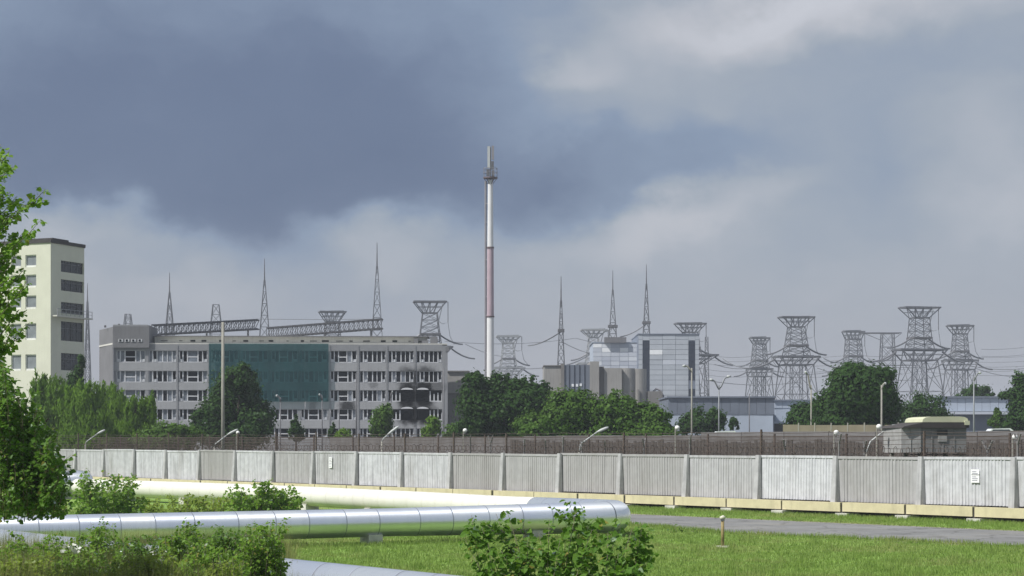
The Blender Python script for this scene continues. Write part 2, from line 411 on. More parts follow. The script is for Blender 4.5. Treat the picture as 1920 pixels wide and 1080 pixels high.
# ------------------------------------------------------------------ ground, road
g = MB(); g.add([(-1500, -150, 0), (1500, -150, 0), (1500, 2500, 0), (-1500, 2500, 0)], [(0, 1, 2, 3)])
tag(g.build('ground', 'ground_grass'), kind='structure')
yd0 = [(PX, PY) for PX, PY in ((-120, 279), (46, 74), (420, 74), (420, 900), (-420, 900), (-420, 279))]
mat('grey_bounce_paving', (0.17, 0.17, 0.17), 0.95, var=0.2, scale=0.1)
tag(MB().add([(x, y, 0.006) for x, y in yd0], [tuple(range(6))]).build('yard', 'grey_bounce_paving'), kind='structure')  # unseen grey sheet added behind the wall to cut green bounce light
far = [(46, 58.5), (33, 73.5), (23, 85.5), (7.7, 103.5), (-15, 131), (-42, 163), (-90, 222)]
near = [(36.5, 54), (27, 64.8), (19.9, 72.8), (9.0, 84.6), (4.5, 95), (-14, 120), (-44, 157), (-92, 216)]
def sheet(poly, z): return MB().add([(x, y, z) for x, y in poly], [tuple(range(len(poly)))])
road = tag(sheet(far + near[::-1], 0.008).build('road', 'asphalt'), kind='structure')
def along(poly, off):
    out = []
    for i, p in enumerate(poly):
        a = Vector(poly[max(i - 1, 0)]); b = Vector(poly[min(i + 1, len(poly) - 1)]); d = (b - a).normalized()
        out.append((p[0] - d.y * off, p[1] + d.x * off))
    return out
vg = MB()
for poly, s_ in ((near, 1), (far, -1)):
    e0 = along(poly, 0.05 * s_); e1 = along(poly, 0.55 * s_)
    for i in range(len(poly) - 1):
        q = [e0[i], e0[i + 1], e1[i + 1], e1[i]]
        vg.add([(x, y, 0.004) for x, y in q], [(0, 1, 2, 3)])
tag(vg.build('road_verge', 'road_edge'), kind='structure')
ln = along(near, -0.55)
k = 0
for i in range(len(ln) - 1):                     # worn edge line, broken
    a, b = Vector((*ln[i], 0)), Vector((*ln[i + 1], 0)); L = (b - a).length; d = (b - a) / L; n_ = Vector((-d.y, d.x, 0))
    tt = 0.4
    while tt < L - 1 and i < 4:
        ll = R.uniform(0.9, 3.2)
        ll = min(ll, L - tt)
        q = [a + d * tt, a + d * (tt + ll), a + d * (tt + ll) + n_ * 0.14, a + d * tt + n_ * 0.14]
        MB().add([(p.x, p.y, 0.012) for p in q], [(0, 1, 2, 3)]).build('edge_line_dash', 'road_paint', road)
        tt += ll + R.uniform(1.0, 3.5)

# ------------------------------------------------------------------ outer concrete wall
PX0, PY0, DX, DY = -40.85, 175.0, 3.665, -4.545
AL = Vector((DX, DY, 0)).normalized(); NO = Vector((AL.y, -AL.x, 0))       # NO points to the camera side
PITCH = math.hypot(DX, DY)
ROTW = math.atan2(DY, DX)
def wallpt(i, off=0.0, z=0.0): return Vector((PX0 + i * DX, PY0 + i * DY, z)) + NO * off
wall = thing('concrete_wall', 'long perimeter wall of ribbed grey concrete panels between tapered pilasters', 'wall', wallpt(-4), ROTW)
I0, I1 = -4, 20
ZB, ZT = 0.82, 3.30
def panel_mesh(ribs, seed):
    rr = random.Random(seed); b = MB()
    L = PITCH - 0.02
    b.box(0.01, L, 0.0, 0.16, ZB, ZT - 0.14)
    b.box(0.01, L, -0.05, 0.19, ZT - 0.139, ZT - 0.002)
    n = ribs; step = (L - 0.9) / n
    for k in range(n):
        x = 0.45 + k * step; d = 0.034 * rr.uniform(0.5, 1.1)
        w_ = step * 0.5
        pts = [(x, 0.004), (x + step * 0.12, -d), (x + step * 0.12 + w_ * 0.8, -d), (x + step * 0.12 + w_, 0.004)]
        b.prism(pts[::-1] if False else pts, ZB + 0.02, ZT - 0.142)
    return b.mesh('panel', 'fence_concrete')
PM = [panel_mesh(24, 1), panel_mesh(22, 2), panel_mesh(24, 3)]
for i in range(I0, I1):
    o = put('panel', PM[i % 3], wall, ((i - I0) * PITCH, 0, R.uniform(-0.05, 0.05)))
    o.location.y += R.uniform(-0.02, 0.03); o.rotation_euler = (rad(R.uniform(-0.9, 0.9)), rad(R.uniform(-0.25, 0.25)), 0)
pil = MB()
pil.add([(-0.22, -0.10, ZB - 0.1), (0.22, -0.10, ZB - 0.1), (0.22, 0.24, ZB - 0.1), (-0.22, 0.24, ZB - 0.1)][:0], [])
# a wedge pilaster: broad and deep at its foot, slim at its head
b_ = [(-0.15, -0.36), (0.20, -0.36), (0.26, -0.045), (-0.15, -0.045)]; t_ = [(-0.12, -0.17), (0.13, -0.17), (0.18, -0.045), (-0.12, -0.045)]
pil.add([(x, y, ZB - 0.06) for x, y in b_] + [(x, y, ZT + 0.01) for x, y in t_],
        [(3, 2, 1, 0), (4, 5, 6, 7), (0, 1, 5, 4), (1, 2, 6, 5), (2, 3, 7, 6), (3, 0, 4, 7)])
PILM = pil.mesh('pilaster', 'pilaster_concrete')
for i in range(I0, I1 + 1):
    put('pilaster', PILM, wall, ((i - I0) * PITCH, 0, 0), (0, rad(R.uniform(-0.5, 0.5)), 0))
# yellow ground beams on blocks under the panels
bm_ = MB().box(0.06, 4.28, -0.70, -0.20, 0.31, 0.80).mesh('ground_beam', 'yellow_paint')
gp = MB().box(-0.10, 0.055, -0.62, -0.2, 0.20, 0.78).mesh('beam_joint', 'dark_gap')
bk = MB().box(-0.42, 0.42, -0.86, 0.1, 0.0, 0.30).mesh('footing_block', 'block_concrete')
nb = int(PITCH * (I1 - I0) / 4.36)
for k in range(nb + 1):
    x = k * 4.36
    put('beam_joint', gp, wall, (x, 0, 0))
    put('footing_block', bk, wall, (x + (0.1 if k % 2 else -0.1), R.uniform(-.15, .05), R.uniform(-0.1, 0)))
    if k < nb: put('ground_beam', bm_, wall, (x, R.uniform(-.05, .05), R.uniform(-0.02, 0.0)))
dk = MB().box(0, PITCH * (I1 - I0), 0.12, 0.2, 0.0, 0.8); dk.build('gap_shade_strip', 'dark_gap', wall)  # dark strip added in the gap: shade under the beams put into colour

# posts and strands on top of the wall
wf = thing('barbed_wire_fence', 'rusty barbed wire strands on thin posts along the top of the concrete wall', 'wire fence', wallpt(-4, -0.2), ROTW)
pm = MB()
pm.bar((0, 0, 2.6), (0, 0, 4.72), 0.09)
for q in range(7): pm.bar((-0.09, 0, 3.45 + q * 0.18), (0.09, 0, 3.5 + q * 0.18), 0.05)
PMa = pm.mesh('post', 'rust_wire')
pm = MB(); pm.bar((0, 0, 2.6), (0, 0, 3.95), 0.08); pm.bar((0, 0, 3.9), (0.32, -0.2, 4.45), 0.07); pm.bar((0, 0, 3.9), (-0.32, 0.2, 4.45), 0.07)
PMb = pm.mesh('post', 'inner_wall')
for i in range(I0, I1 + 1):
    put('post', PMa if (i < 12 or i % 2) else PMb, wf, ((i - I0) * PITCH, 0, R.uniform(-0.1, 0.1)))
for i in range(I0 + 13, I1 + 1):
    for f_ in (0.28, 0.66):
        if R.random() < 0.75: put('post', PMb, wf, ((i - I0 + f_) * PITCH, 0.2, R.uniform(-0.35, 0.0)), (0, 0, R.uniform(-.5, .5)))
LW = PITCH * (I1 - I0)
for q, z in enumerate((3.52, 3.75, 3.98, 4.2, 4.42, 4.6)):
    pts = []
    for i in range((I1 - I0) * 4 + 1):
        s_ = i / 4
        pts.append((s_ * PITCH, 0.02, z + R.uniform(-0.02, 0.02) - 0.05 * math.sin(math.pi * (s_ % 1))))
    MB().tube(pts, 0.016, 3).build('strand', 'rust_wire', wf)
coil = MB(); pts = []
turns = int(LW / 0.42)
for k in range(turns * 9):
    a = k / 9 * 2 * math.pi
    rr_ = 0.24 + 0.05 * math.sin(k * 0.37)
    pts.append((k / 9 * 0.42, 0.05 + rr_ * math.cos(a), 3.55 + rr_ * math.sin(a) + 0.04 * math.sin(k * 0.05)))
coil.tube(pts, 0.017, 3)
tag(coil.build('razor_coil', 'rust_wire', wf), kind='stuff')

# small notice sheets pasted on two panels
def notice(i, f, z0, z1, wd, label):
    o = thing('notice_sheet', label, 'sign', wallpt(i + f, 0.085, 0), ROTW, 'notices on the concrete wall')
    zm = (z0 + z1) / 2 + 0.06
    MB().box(0, wd, -0.012, 0.012, zm + 0.02, z1).build('upper_sheet', 'sign_white', o)
    MB().box(0, wd, -0.012, 0.012, z0, zm - 0.02).build('lower_sheet', 'sign_white', o)
    for za in np.linspace(z0 + 0.12, z1 - 0.12, 6):
        if abs(za - zm) < 0.05: continue
        MB().box(wd * 0.14, wd * R.uniform(0.6, 0.88), -0.016, -0.0125, za - 0.018, za + 0.018).build('print_line', 'sign_ink', o)
notice(7.38, 0, 2.05, 2.85, 0.42, 'two small white notice sheets on the wall above the cream pipe')
notice(17.55, 0, 2.0, 2.68, 0.52, 'pair of white notice sheets on the wall near the yellow beams at right')

# ------------------------------------------------------------------ inner fences
ch = thing('chain_link_fence', 'dark rusty chain link fence standing behind the concrete wall', 'fence', wallpt(-4, -7.5), ROTW)
L2 = PITCH * 26
for k in range(26):
    MB().add([(k * PITCH + .05, 0, 2.2), ((k + 1) * PITCH - .05, 0, 2.2), ((k + 1) * PITCH - .05, 0, 4.36), (k * PITCH + .05, 0, 4.36)], [(0, 1, 2, 3)]).build('mesh_panel', 'chain_link', ch)
    MB().bar((k * PITCH, 0.04, 0), (k * PITCH, 0.04, 4.55), 0.10).build('post', 'rust_wire', ch)
    MB().bar((k * PITCH, 0.03, 4.36), ((k + 1) * PITCH, 0.03, 4.36), 0.045).build('rail', 'rust_wire', ch)
bf = thing('board_fence', 'dark brown boarded fence behind the razor wire on the right', 'fence', wallpt(9.2, -9), ROTW)
BL = PITCH * 15; x = 0
bmsh = [MB().box(0, 0.235, 0, 0.03 + 0.02 * q, 0.1, 4.0 + 0.06 * q).mesh('board', 'brown_board') for q in range(4)]
nbd = int(BL / 0.3)
for k in range(min(nbd, 295)):
    put('board', R.choice(bmsh), bf, (k * 0.30, R.uniform(-0.02, 0.02), R.uniform(-0.04, 0.04)))
for z in (1.2, 3.6): MB().box(0, nbd * 0.3, 0.09, 0.16, z, z + 0.14).build('rail', 'brown_board', bf)
iw = thing('inner_wall', 'low grey concrete inner wall seen just above the brown boarded fence', 'wall', wallpt(3.2, -16), ROTW)
for k in range(36):
    MB().box(k * 4 + 0.02, k * 4 + 3.98, 0, 0.2, 0, (4.36 if k < 7 else 4.50 if k < 12 else 4.70) + R.uniform(-0.04, 0.04)).build('wall_panel', 'inner_wall', iw)
# pale boarded hoarding right of the middle
hb = thing('hoarding', 'tan painted hoarding below the large round tree on the right', 'hoarding', P(1468, 824, 175) * 1, rad(-30))
hb.location.z = 0
for k in range(7):
    MB().box(k * 1.6, k * 1.6 + 1.5, 0, 0.06, 0.2, HC + 27 / F * 175 + R.uniform(-.04, .04)).build('board', 'tan_board', hb)
    MB().box(k * 1.6 + 1.5, k * 1.6 + 1.6, -0.03, 0.09, 0, HC + 31 / F * 175).build('post', 'pole_concrete', hb)

# ------------------------------------------------------------------ heating mains
def smooth_path(ctrl, radius, step=0.25):
    """polyline with rounded corners, resampled"""
    pts = [Vector(c) for c in ctrl]; out = [pts[0]]
    for i in range(1, len(pts) - 1):
        a, b, c = pts[i - 1], pts[i], pts[i + 1]
        u = (a - b).normalized(); v = (c - b).normalized()
        r = min(radius, (a - b).length * 0.45, (c - b).length * 0.45)
        p0, p1 = b + u * r, b + v * r
        for k in range(13):
            s_ = k / 12
            out.append(p0 * (1 - s_) ** 2 + b * 2 * s_ * (1 - s_) + p1 * s_ ** 2)
    out.append(pts[-1])
    res = [out[0]]; acc = 0
    for a, b in zip(out, out[1:]):
        L = (b - a).length; n = max(1, int(L / step))
        for k in range(1, n + 1): res.append(a.lerp(b, k / n))
    return res
def pipe(name, label, ctrl, rp, sec, mats, corner, zc, sup=7.5, group=None, rf=lambda p: 1.0):
    path = smooth_path([(x, y, zc) for x, y in ctrl], corner)
    root = thing(name, label, 'pipe', (path[0].x, path[0].y, 0), 0, group)
    o = Vector((path[0].x, path[0].y, 0))
    cum = [0]
    for a, b in zip(path, path[1:]): cum.append(cum[-1] + (b - a).length)
    tot = cum[-1]
    def at(s_):
        s_ = max(0, min(tot, s_))
        import bisect
        i = max(1, min(len(cum) - 1, bisect.bisect_left(cum, s_)))
        f_ = (s_ - cum[i - 1]) / max(1e-6, cum[i] - cum[i - 1])
        return path[i - 1].lerp(path[i], f_) - o
    n = int(tot / sec)
    cuts_ = [0] + [(k + R.uniform(-0.12, 0.12)) * sec for k in range(1, n)] + [n * sec]
    for k in range(n):
        s0, s1 = cuts_[k], cuts_[k + 1]
        bend = (at(s1) - at((s0 + s1) / 2)).normalized().dot((at((s0 + s1) / 2) - at(s0)).normalized())
        m_ = mats(s0 / tot, at(s0) + o)
        sub = 2 if bend > 0.999 else 6
        tag_ = MB().tube([at(s0 + (s1 - s0) * q / sub) for q in range(sub + 1)], [rp * rf(at(s0 + (s1 - s0) * q / sub) + o) for q in range(sub + 1)], 28, cap=False)
        tag_.build('cladding_section', m_, root, True)
        d = (at(s1) - at(s1 - 0.05)).normalized()
        MB().tube([at(s1) - d * 0.02, at(s1) + d * 0.02], rp * rf(at(s1) + o) * 1.008, 28, cap=False).build('seam_band', 'seam' if m_ == 'metal_pipe' else 'cream_seam', root, True)
    for e in (0.0, n * sec):
        a = at(e); d = (at(min(tot, e + .1)) - at(max(0, e - .1))).normalized()
        MB().tube([a - d * 0.02, a + d * 0.02], rp * 0.99, 28).build('end_plate', 'seam', root)
    s_ = 2.0
    while s_ < tot - 1:
        a = at(s_); d = (at(s_ + .1) - at(s_ - .1)).normalized(); rz = math.atan2(d.y, d.x)
        b = MB(); b.box(-0.30, 0.30, -rp * 0.75, rp * 0.75, 0, zc - rp * 0.80)
        q = b.build('saddle_block', 'block_concrete', root); q.location = (a.x, a.y, 0); q.rotation_euler = (0, 0, rz)
        s_ += sup
    return root
def pmat(f_, p): return 'metal_pipe' if (p.y < 88.0) else 'cream_pipe'
RP, ZC = 0.57, 0.86
front = [(-27, 62.8), (-18.5, 67.6), (-8.8, 73), (-3.5, 76), (5.3, 80.8)]
rear = [(1.4, 88.2), (-4.5, 98.6), (-12.5, 110.5), (-19.1, 119), (-25.8, 126.6), (-32.5, 133.6), (-36, 137)]
pipe('heating_pipe', 'large shiny metal clad heating pipe bending back into a cream white run by the wall', front + rear, RP, 1.55, pmat, 2.6, ZC,
     rf=lambda p: 1.0 + 0.22 * max(0.0, 1 - math.hypot(p.x - 4.6, p.y - 81.2) / 11.0))
pipe('heating_pipe', 'dull metal pipe in the bottom foreground half hidden by dry grass', [(-22, 66.5), (-12.6, 53.5), (-5.5, 44.2), (-1.1, 38.4), (2.5, 33.7)], 0.52, 1.5, lambda f_, p: 'metal_pipe', 2, 0.88)
# the riser of the cream run where it passes behind the tree at left
pipe('pipe_elbow', 'bulging blue white pipe elbow at the far end beside the left tree', [(-33.2, 131.5), (-31.7, 131.6), (-30.6, 133.0), (-31.6, 136.0)], 0.86, 0.9, lambda f_, p: 'metal_pipe', 0.9, 1.12, 3.0)

# ------------------------------------------------------------------ yellow block at left
YZ = 230.0
yc = P(95, 824, YZ); yc.z = 0
yr = P(158, 824, YZ + 6.4); yr.z = 0
dr = (yr - yc); WR = dr.length; dr.normalize()
yb = thing('apartment_block', 'tall pale yellow block with dark strip windows on its shaded side', 'building', yc, math.atan2(dr.y, dr.x))
# local +x runs along the shaded right face, local +y along the sunlit left face
def yz(y, Z=YZ + 2): return HC + (HY - y) / F * Z
H = yz(455, YZ); WL = 21.0
MB().box(0, 0.35, 0.35, WL, 0, H).build('left_face_wall', 'yellow_wall', yb) if False else None
def wall_with_holes(parent, mtl, u0, u1, z0, z1, holes, place, th):
    """wall of solid pieces that leaves real openings; place maps (u, depth, z) boxes to the axes"""
    us = sorted({u0, u1, *[h[0] for h in holes], *[h[1] for h in holes]})
    zs = sorted({z0, z1, *[h[2] for h in holes], *[h[3] for h in holes]})
    b = MB()
    for i in range(len(us) - 1):
        k = 0
        while k < len(zs) - 1:
            cu = (us[i] + us[i + 1]) / 2
            def hole(kk):
                cz = (zs[kk] + zs[kk + 1]) / 2
                return any(h[0] < cu < h[1] and h[2] < cz < h[3] for h in holes)
            if hole(k): k += 1; continue
            e = k
            while e + 1 < len(zs) - 1 and not hole(e + 1): e += 1
            place(b, us[i], us[i + 1], 0, th, zs[k], zs[e + 1]); k = e + 1
    return b.build('wall', mtl, parent)
px = WR / 63.0
rrows = [(491, 512), (526, 547), (568, 589), (604, 640), (663, 695), (722, 752)]
rh = [((114 - 95) * px, WR - 0.12, yz(b, YZ + 4), yz(a, YZ + 4)) for a, b in rrows]
place_r = lambda b, u0, u1, d0, d1, z0, z1: b.box(u0, u1, d0, d1, z0, z1)
wall_with_holes(yb, 'yellow_wall', 0, WR, 0, H, rh, place_r, 0.4)
for (u0, u1, z0, z1) in rh:
    wv = MB().box(u0, u1, 0.22, 0.26, z0, z1).build('window', 'black_window', yb)
    for q in range(1, 4):
        MB().box(u0 + (u1 - u0) * q / 4 - 0.05, u0 + (u1 - u0) * q / 4 + 0.05, 0.17, 0.215, z0, z1).build('mullion', 'dark_steel', wv)
    MB().box(u0, u1, 0.17, 0.213, (z0 + z1) / 2 + 0.3, (z0 + z1) / 2 + 0.4).build('rail', 'dark_steel', wv)
# left face windows: pixel columns turn into metres along local +y
ppx = 0.108
lrows = [(479, 502), (516, 540), (555, 580), (607, 638), (665, 695)]
lh = []
for a, b in lrows:
    for u0, u1 in ((60, 75), (40, 54), (14, 28), (-6, 8)):
        lh.append(((95 - u1) * ppx, (95 - u0) * ppx, yz(b), yz(a)))
place_l = lambda b, u0, u1, d0, d1, z0, z1: b.box(d0, d1, u0, u1, z0, z1)
wall_with_holes(yb, 'yellow_wall', 0.402, WL, 0, H, lh, place_l, 0.4)
for (u0, u1, z0, z1) in lh:
    fm = MB()
    fm.box(0.13, 0.2, u0, u0 + 0.1, z0, z1); fm.box(0.13, 0.2, u1 - 0.1, u1, z0, z1); fm.box(0.13, 0.2, u0 + .1, u1 - .1, z1 - 0.12, z1); fm.box(0.05, 0.2, u0 + .1, u1 - .1, z0, z0 + 0.22)
    wv = fm.build('window', 'white_reveal', yb)
    MB().box(0.22, 0.25, u0, u1, z0, z1).build('pane', 'grey_window', wv)
MB().box(WR - 0.4, WR, 0.402, WL, 0, H).build('back_wall', 'yellow_wall', yb)
MB().box(-0.12, WR + 0.12, -0.12, WL, H, H + 0.42).build('roof', 'roof_dark', yb)
MB().box(1.2, 4.5, 0.6, 6, H + 0.421, H + 0.75).build('roof_curb', 'roof_dark', yb)
bal = MB(); zb = yz(597, YZ + 4)
bal.box(0.2, WR + 0.7, -0.8, -0.003, zb, zb + 0.16)
ba = bal.build('balcony', 'office_cream', yb)
rl = MB()
for q in range(9): rl.bar((0.3 + q * (WR + .3) / 8, -0.76, zb + .16), (0.3 + q * (WR + .3) / 8, -0.76, zb + 0.95), 0.05)
rl.bar((0.3, -0.76, zb + .95), (WR + .6, -0.76, zb + .95), 0.06); rl.bar((0.3, -0.76, zb + .55), (WR + .6, -0.76, zb + .55), 0.04)
rl.build('railing', 'pale_steel', ba)

# ------------------------------------------------------------------ shelled office building
oc = P(210, 824, OZ); oc.z = 0
ob = thing('office_building', 'long grey office block with teal netting and soot blackened windows', 'office building', oc, rad(2.0))
oz = lambda y: HC + (HY - y) * OPX
ox = lambda x: (x - 210) * OPX
rows = [(657, 679), (695, 716.5), (731, 752.5), (767, 787.5), (803, 822)]
bays = [(218, 272), (278, 330), (335, 388)] + [(396 + k * 55.5, 446 + k * 55.5) for k in range(4)] + [(618, 668), (673, 722), (727, 775), (780, 828)]
# spandrel bands
edges = [645] + [q for r_ in rows for q in r_] + [870]
for k in range(0, len(edges), 2):
    zt, zb = oz(edges[k]), oz(edges[k + 1])
    MB().box(ox(213), ox(829), 0, 0.5, max(0, zb), zt).build('spandrel_wall', 'office_wall' if k else 'office_pier', ob)
# piers between bays
xs = [213] + [q for b in bays for q in b] + [829]
for k in range(0, len(xs), 2):
    for (ya, yb2) in rows:
        MB().box(ox(xs[k]), ox(xs[k + 1]), 0.02, 0.5, oz(yb2) + 0.003, oz(ya) - 0.003).build('pier', 'office_pier', ob)
for x_ in (331.5, 391, 617, 670.5, 724.5, 777.5):
    MB().box(ox(x_ - 1.5), ox(x_ + 1.5), -0.07, -0.003, oz(860), oz(647)).build('pilaster', 'office_pier', ob)
MB().box(ox(829) + .003, ox(839), -0.4, 1.2, 0, oz(647)).build('end_pier', 'office_pier', ob)
MB().box(ox(835), ox(842), -0.5, 0.6, oz(658), oz(650)).build('bracket', 'office_dark', ob)
MB().box(ox(213), ox(829), 4.0, 4.2, 0, oz(646)).build('inner_wall', 'unlit_black', ob)  # black back wall: darkness of the rooms put into colour, burnt ones included
MB().box(ox(213), ox(838), 0.0, 14, oz(645) + 0.003, oz(643)).build('roof', 'office_cream', ob)
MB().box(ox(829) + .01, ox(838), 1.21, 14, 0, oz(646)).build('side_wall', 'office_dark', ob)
# windows: four patterns of white casements, some panes gone
WW, WH = 50 * OPX, 21.3 * OPX
def win_mesh(kind):
    f = MB(); e = 0.09
    f.box(0, WW, 0, 0.12, 0, e); f.box(0, WW, 0, 0.12, WH - e * 0.7, WH)
    panes = []
    if kind in (0, 3): cuts = [0, 0.13, 0.29, 0.66, 0.82, 1.0]
    elif kind == 1: cuts = [0, 0.14, 0.3, 0.5, 0.67, 0.84, 1.0]
    else: cuts = [0, 0.15, 0.31, 0.62, 0.8, 1.0]
    for q, c in enumerate(cuts):
        x0 = c * WW
        wd = 0.17 if q in (1, 2, 3) else 0.12
        a = min(max(x0 - wd / 2, 0), WW - wd)
        f.box(a, a + wd, -0.02, 0.14, e, WH - e * 0.7)
    for q in range(len(cuts) - 1):
        panes.append((cuts[q] * WW + 0.05, cuts[q + 1] * WW - 0.05))
    if kind in (0, 2):
        f.box(cuts[2] * WW, cuts[3] * WW, 0.0, 0.12, WH * 0.42, WH * 0.42 + 0.16)
    # casements pushed outward with pale boards at their feet
    for q in ((0, 4) if kind != 1 else (1, 5)):
        x0, x1 = panes[min(q, len(panes) - 1)]
        f.box(x0 + 0.1, x1 - 0.05, -0.1, -0.03, e, e + 0.42)
        f.bar((x0 + 0.08, -0.06, e), (x0 + 0.02, -0.32, WH - 0.3), 0.10)
    return f.mesh('window', 'frame_white'), panes
WT = [win_mesh(k) for k in range(4)]
PMs = {}
burnt = {(2, 9, 'r'), (2, 10, 'l'), (3, 9, 'r'), (3, 10, 'l')}
for ri, (ya, yb2) in enumerate(rows):
    for bi, (xa, xb) in enumerate(bays):
        if bi in (9, 10) and ri in (2, 3):
            # the burnt room: bare hole, a rag of frame and white arch of lintel
            x0, x1 = (ox(751), ox(775)) if bi == 9 else (ox(781), ox(804))
            wn = MB()
            wn.box(ox(xa) if bi == 9 else ox(806), (ox(749) if bi == 9 else ox(xb)), 0.3, 0.38, oz(yb2), oz(yb2) + 0.14)
            xl, xr = (ox(xa), ox(749)) if bi == 9 else (ox(806), ox(xb))
            for q in range(4):
                xx = xl + (xr - xl) * q / 3; wn.box(xx - 0.09, xx + 0.09, 0.27, 0.4, oz(yb2), oz(ya) - R.uniform(0, 0.7))
            wn.build('window', 'frame_white', ob)
            ar = MB(); zt = oz(ya) - 0.02; n = 8
            for q in range(n):
                a0, a1 = q / n, (q + 1) / n
                h0 = 0.25 * math.sin(math.pi * a0) ** 0.7 if 0 < a0 < 1 else 0; h1 = 0.25 * math.sin(math.pi * a1) ** 0.7 if 0 < a1 < 1 else 0
                X0, X1 = x0 + (x1 - x0) * a0 * 0.95, x0 + (x1 - x0) * a1 * 0.95
                ar.add([(X0, -0.05, zt + 0.1), (X1, -0.05, zt + 0.1), (X1, -0.05, zt + 0.16 + h1), (X0, -0.05, zt + 0.16 + h0),
                        (X0, 0.01, zt + 0.1), (X1, 0.01, zt + 0.1), (X1, 0.01, zt + 0.16 + h1), (X0, 0.01, zt + 0.16 + h0)],
                       [(0, 1, 2, 3), (7, 6, 5, 4), (3, 2, 6, 7), (0, 4, 5, 1)])
            ar.build('torn_lintel', 'frame_white', ob)
            continue
        kind = R.choice((0, 0, 2, 1)) if bi >= 3 else (1 if bi == 1 else 0)
        if bi >= 9: kind = 1
        me, panes = WT[kind]
        wn = put('window', me, ob, (ox(xa), 0.26, oz(yb2)))
        wn.scale = ((xb - xa) / 50, 1, (yb2 - ya) / 21.3)
        for q, (p0, p1) in enumerate(panes):
            pale = (bi == 0 and R.random() < 0.8) or (bi in (1, 2) and R.random() < 0.3) or R.random() < 0.10
            key = (kind, q, pale)
            if key not in PMs:
                PMs[key] = MB().box(p0, p1, 0.05, 0.07, 0.1, WH - 0.1).mesh('pane', 'pane_sky_reflect' if pale else 'pane_dark')
            if R.random() < 0.9: put('pane', PMs[key], wn)
# netting over three floors
for k in range(4):
    x0, x1 = 391.5 + k * 55.9, 391.5 + (k + 1) * 55.9
    n = MB(); gx, gz = 6, 12
    for i in range(gx + 1):
        for j in range(gz + 1):
            n.v.append((ox(x0) + (ox(x1) - ox(x0)) * i / gx, -0.5 + 0.06 * math.sin(i * 1.9 + j * 0.8 + k), oz(753) + (oz(644) - oz(753)) * j / gz))
    for i in range(gx):
        for j in range(gz):
            a = i * (gz + 1) + j; n.f.append((a, a + gz + 1, a + gz + 2, a + 1))
    n.build('netting', 'netting', ob)
# set back attic storey with dark slits and a cornice rail
at_ = MB().box(ox(284), ox(800), 3.0, 9, oz(643), oz(629)).build('attic', 'office_cream', ob)
MB().box(ox(282), ox(804), 2.4, 9.4, oz(629) + 0.003, oz(627.5)).build('attic_roof', 'office_dark', at_)
for k in range(20):
    x_ = 300 + k * 25.5 + R.uniform(-6, 6); h_ = R.choice((1.2, 2.0, 3.2)); w_ = R.choice((4, 6, 9, 13))
    MB().box(ox(x_), ox(x_ + w_), 2.93, 2.997, oz(637) - h_ * OPX / 2, oz(637) + h_ * OPX / 2).build('vent_slot', 'unlit_black', at_)
MB().box(ox(284), ox(800), 2.6, 2.95, oz(643.2), oz(641.8)).build('attic_ledge', 'office_dark', at_)
for (x_, y_, w_, h_) in ((775, 640, 8, 10), (790, 634, 12, 6), (806, 640, 14, 14)):
    MB().box(ox(x_), ox(x_ + w_), 1.5, 3.0, oz(645) + .2, oz(645) + .2 + h_ * OPX).build('roof_unit', 'office_dark', ob)
# taller head at the left end
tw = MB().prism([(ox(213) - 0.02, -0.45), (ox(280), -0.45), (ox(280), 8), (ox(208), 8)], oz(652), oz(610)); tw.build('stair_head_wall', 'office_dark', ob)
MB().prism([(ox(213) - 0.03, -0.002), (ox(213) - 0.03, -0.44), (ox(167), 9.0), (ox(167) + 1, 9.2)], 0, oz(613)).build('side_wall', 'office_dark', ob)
MB().box(ox(213), ox(277), -0.452, 0, oz(612), oz(609)).build('coping', 'office_pier', ob)
MB().prism([(ox(212), -0.3), (ox(167), 8.7), (ox(167), 8.9), (ox(212), 0.0)], oz(646), oz(643)).build('side_ledge', 'office_cream', ob)
for q in range(4):
    sw = MB().box(ox(223 + q * 12), ox(231 + q * 12), -0.52, -0.455, oz(641), oz(636)).build('slit_window', 'frame_white', ob)
    MB().box(ox(224.5 + q * 12), ox(228.5 + q * 12), -0.56, -0.525, oz(640.3), oz(636.6)).build('pane', 'pane_dark', sw)
for (x_, h_) in ((191, 3), (217, 5), (250, 2)):
    MB().bar((ox(x_), 3, oz(612)), (ox(x_), 3, oz(612) + h_ * OPX * 1.4), 0.3).build('vent_pipe', 'dark_steel', ob)

# ------------------------------------------------------------------ lattice structures
def lattice(b, prof, nseg, leg, brace, cx=0, cy=0, sides=4):
    """four legged lattice with a width profile [(z, width)], X braces and rings"""
    zs = [p[0] for p in prof]; ws = [p[1] for p in prof]
    z = zs[0]; pts = []
    for i in range(nseg + 1):
        f_ = i / nseg
        zz = zs[0] + (zs[-1] - zs[0]) * (1 - (1 - f_) ** 1.0)
        ww = float(np.interp(zz, zs, ws)); pts.append((zz, ww / 2))
    C4 = ((-1, -1), (1, -1), (1, 1), (-1, 1))
    for (z0, w0), (z1, w1) in zip(pts, pts[1:]):
        for k, (sx_, sy_) in enumerate(C4):
            nx = C4[(k + 1) % 4]
            b.bar((cx + sx_ * w0, cy + sy_ * w0, z0), (cx + sx_ * w1, cy + sy_ * w1, z1), leg)
            b.bar((cx + sx_ * w0, cy + sy_ * w0, z0), (cx + nx[0] * w1, cy + nx[1] * w1, z1), brace)
            b.bar((cx + nx[0] * w0, cy + nx[1] * w0, z0), (cx + sx_ * w1, cy + sy_ * w1, z1), brace)
            b.bar((cx + sx_ * w1, cy + sy_ * w1, z1), (cx + nx[0] * w1, cy + nx[1] * w1, z1), brace)
    return b
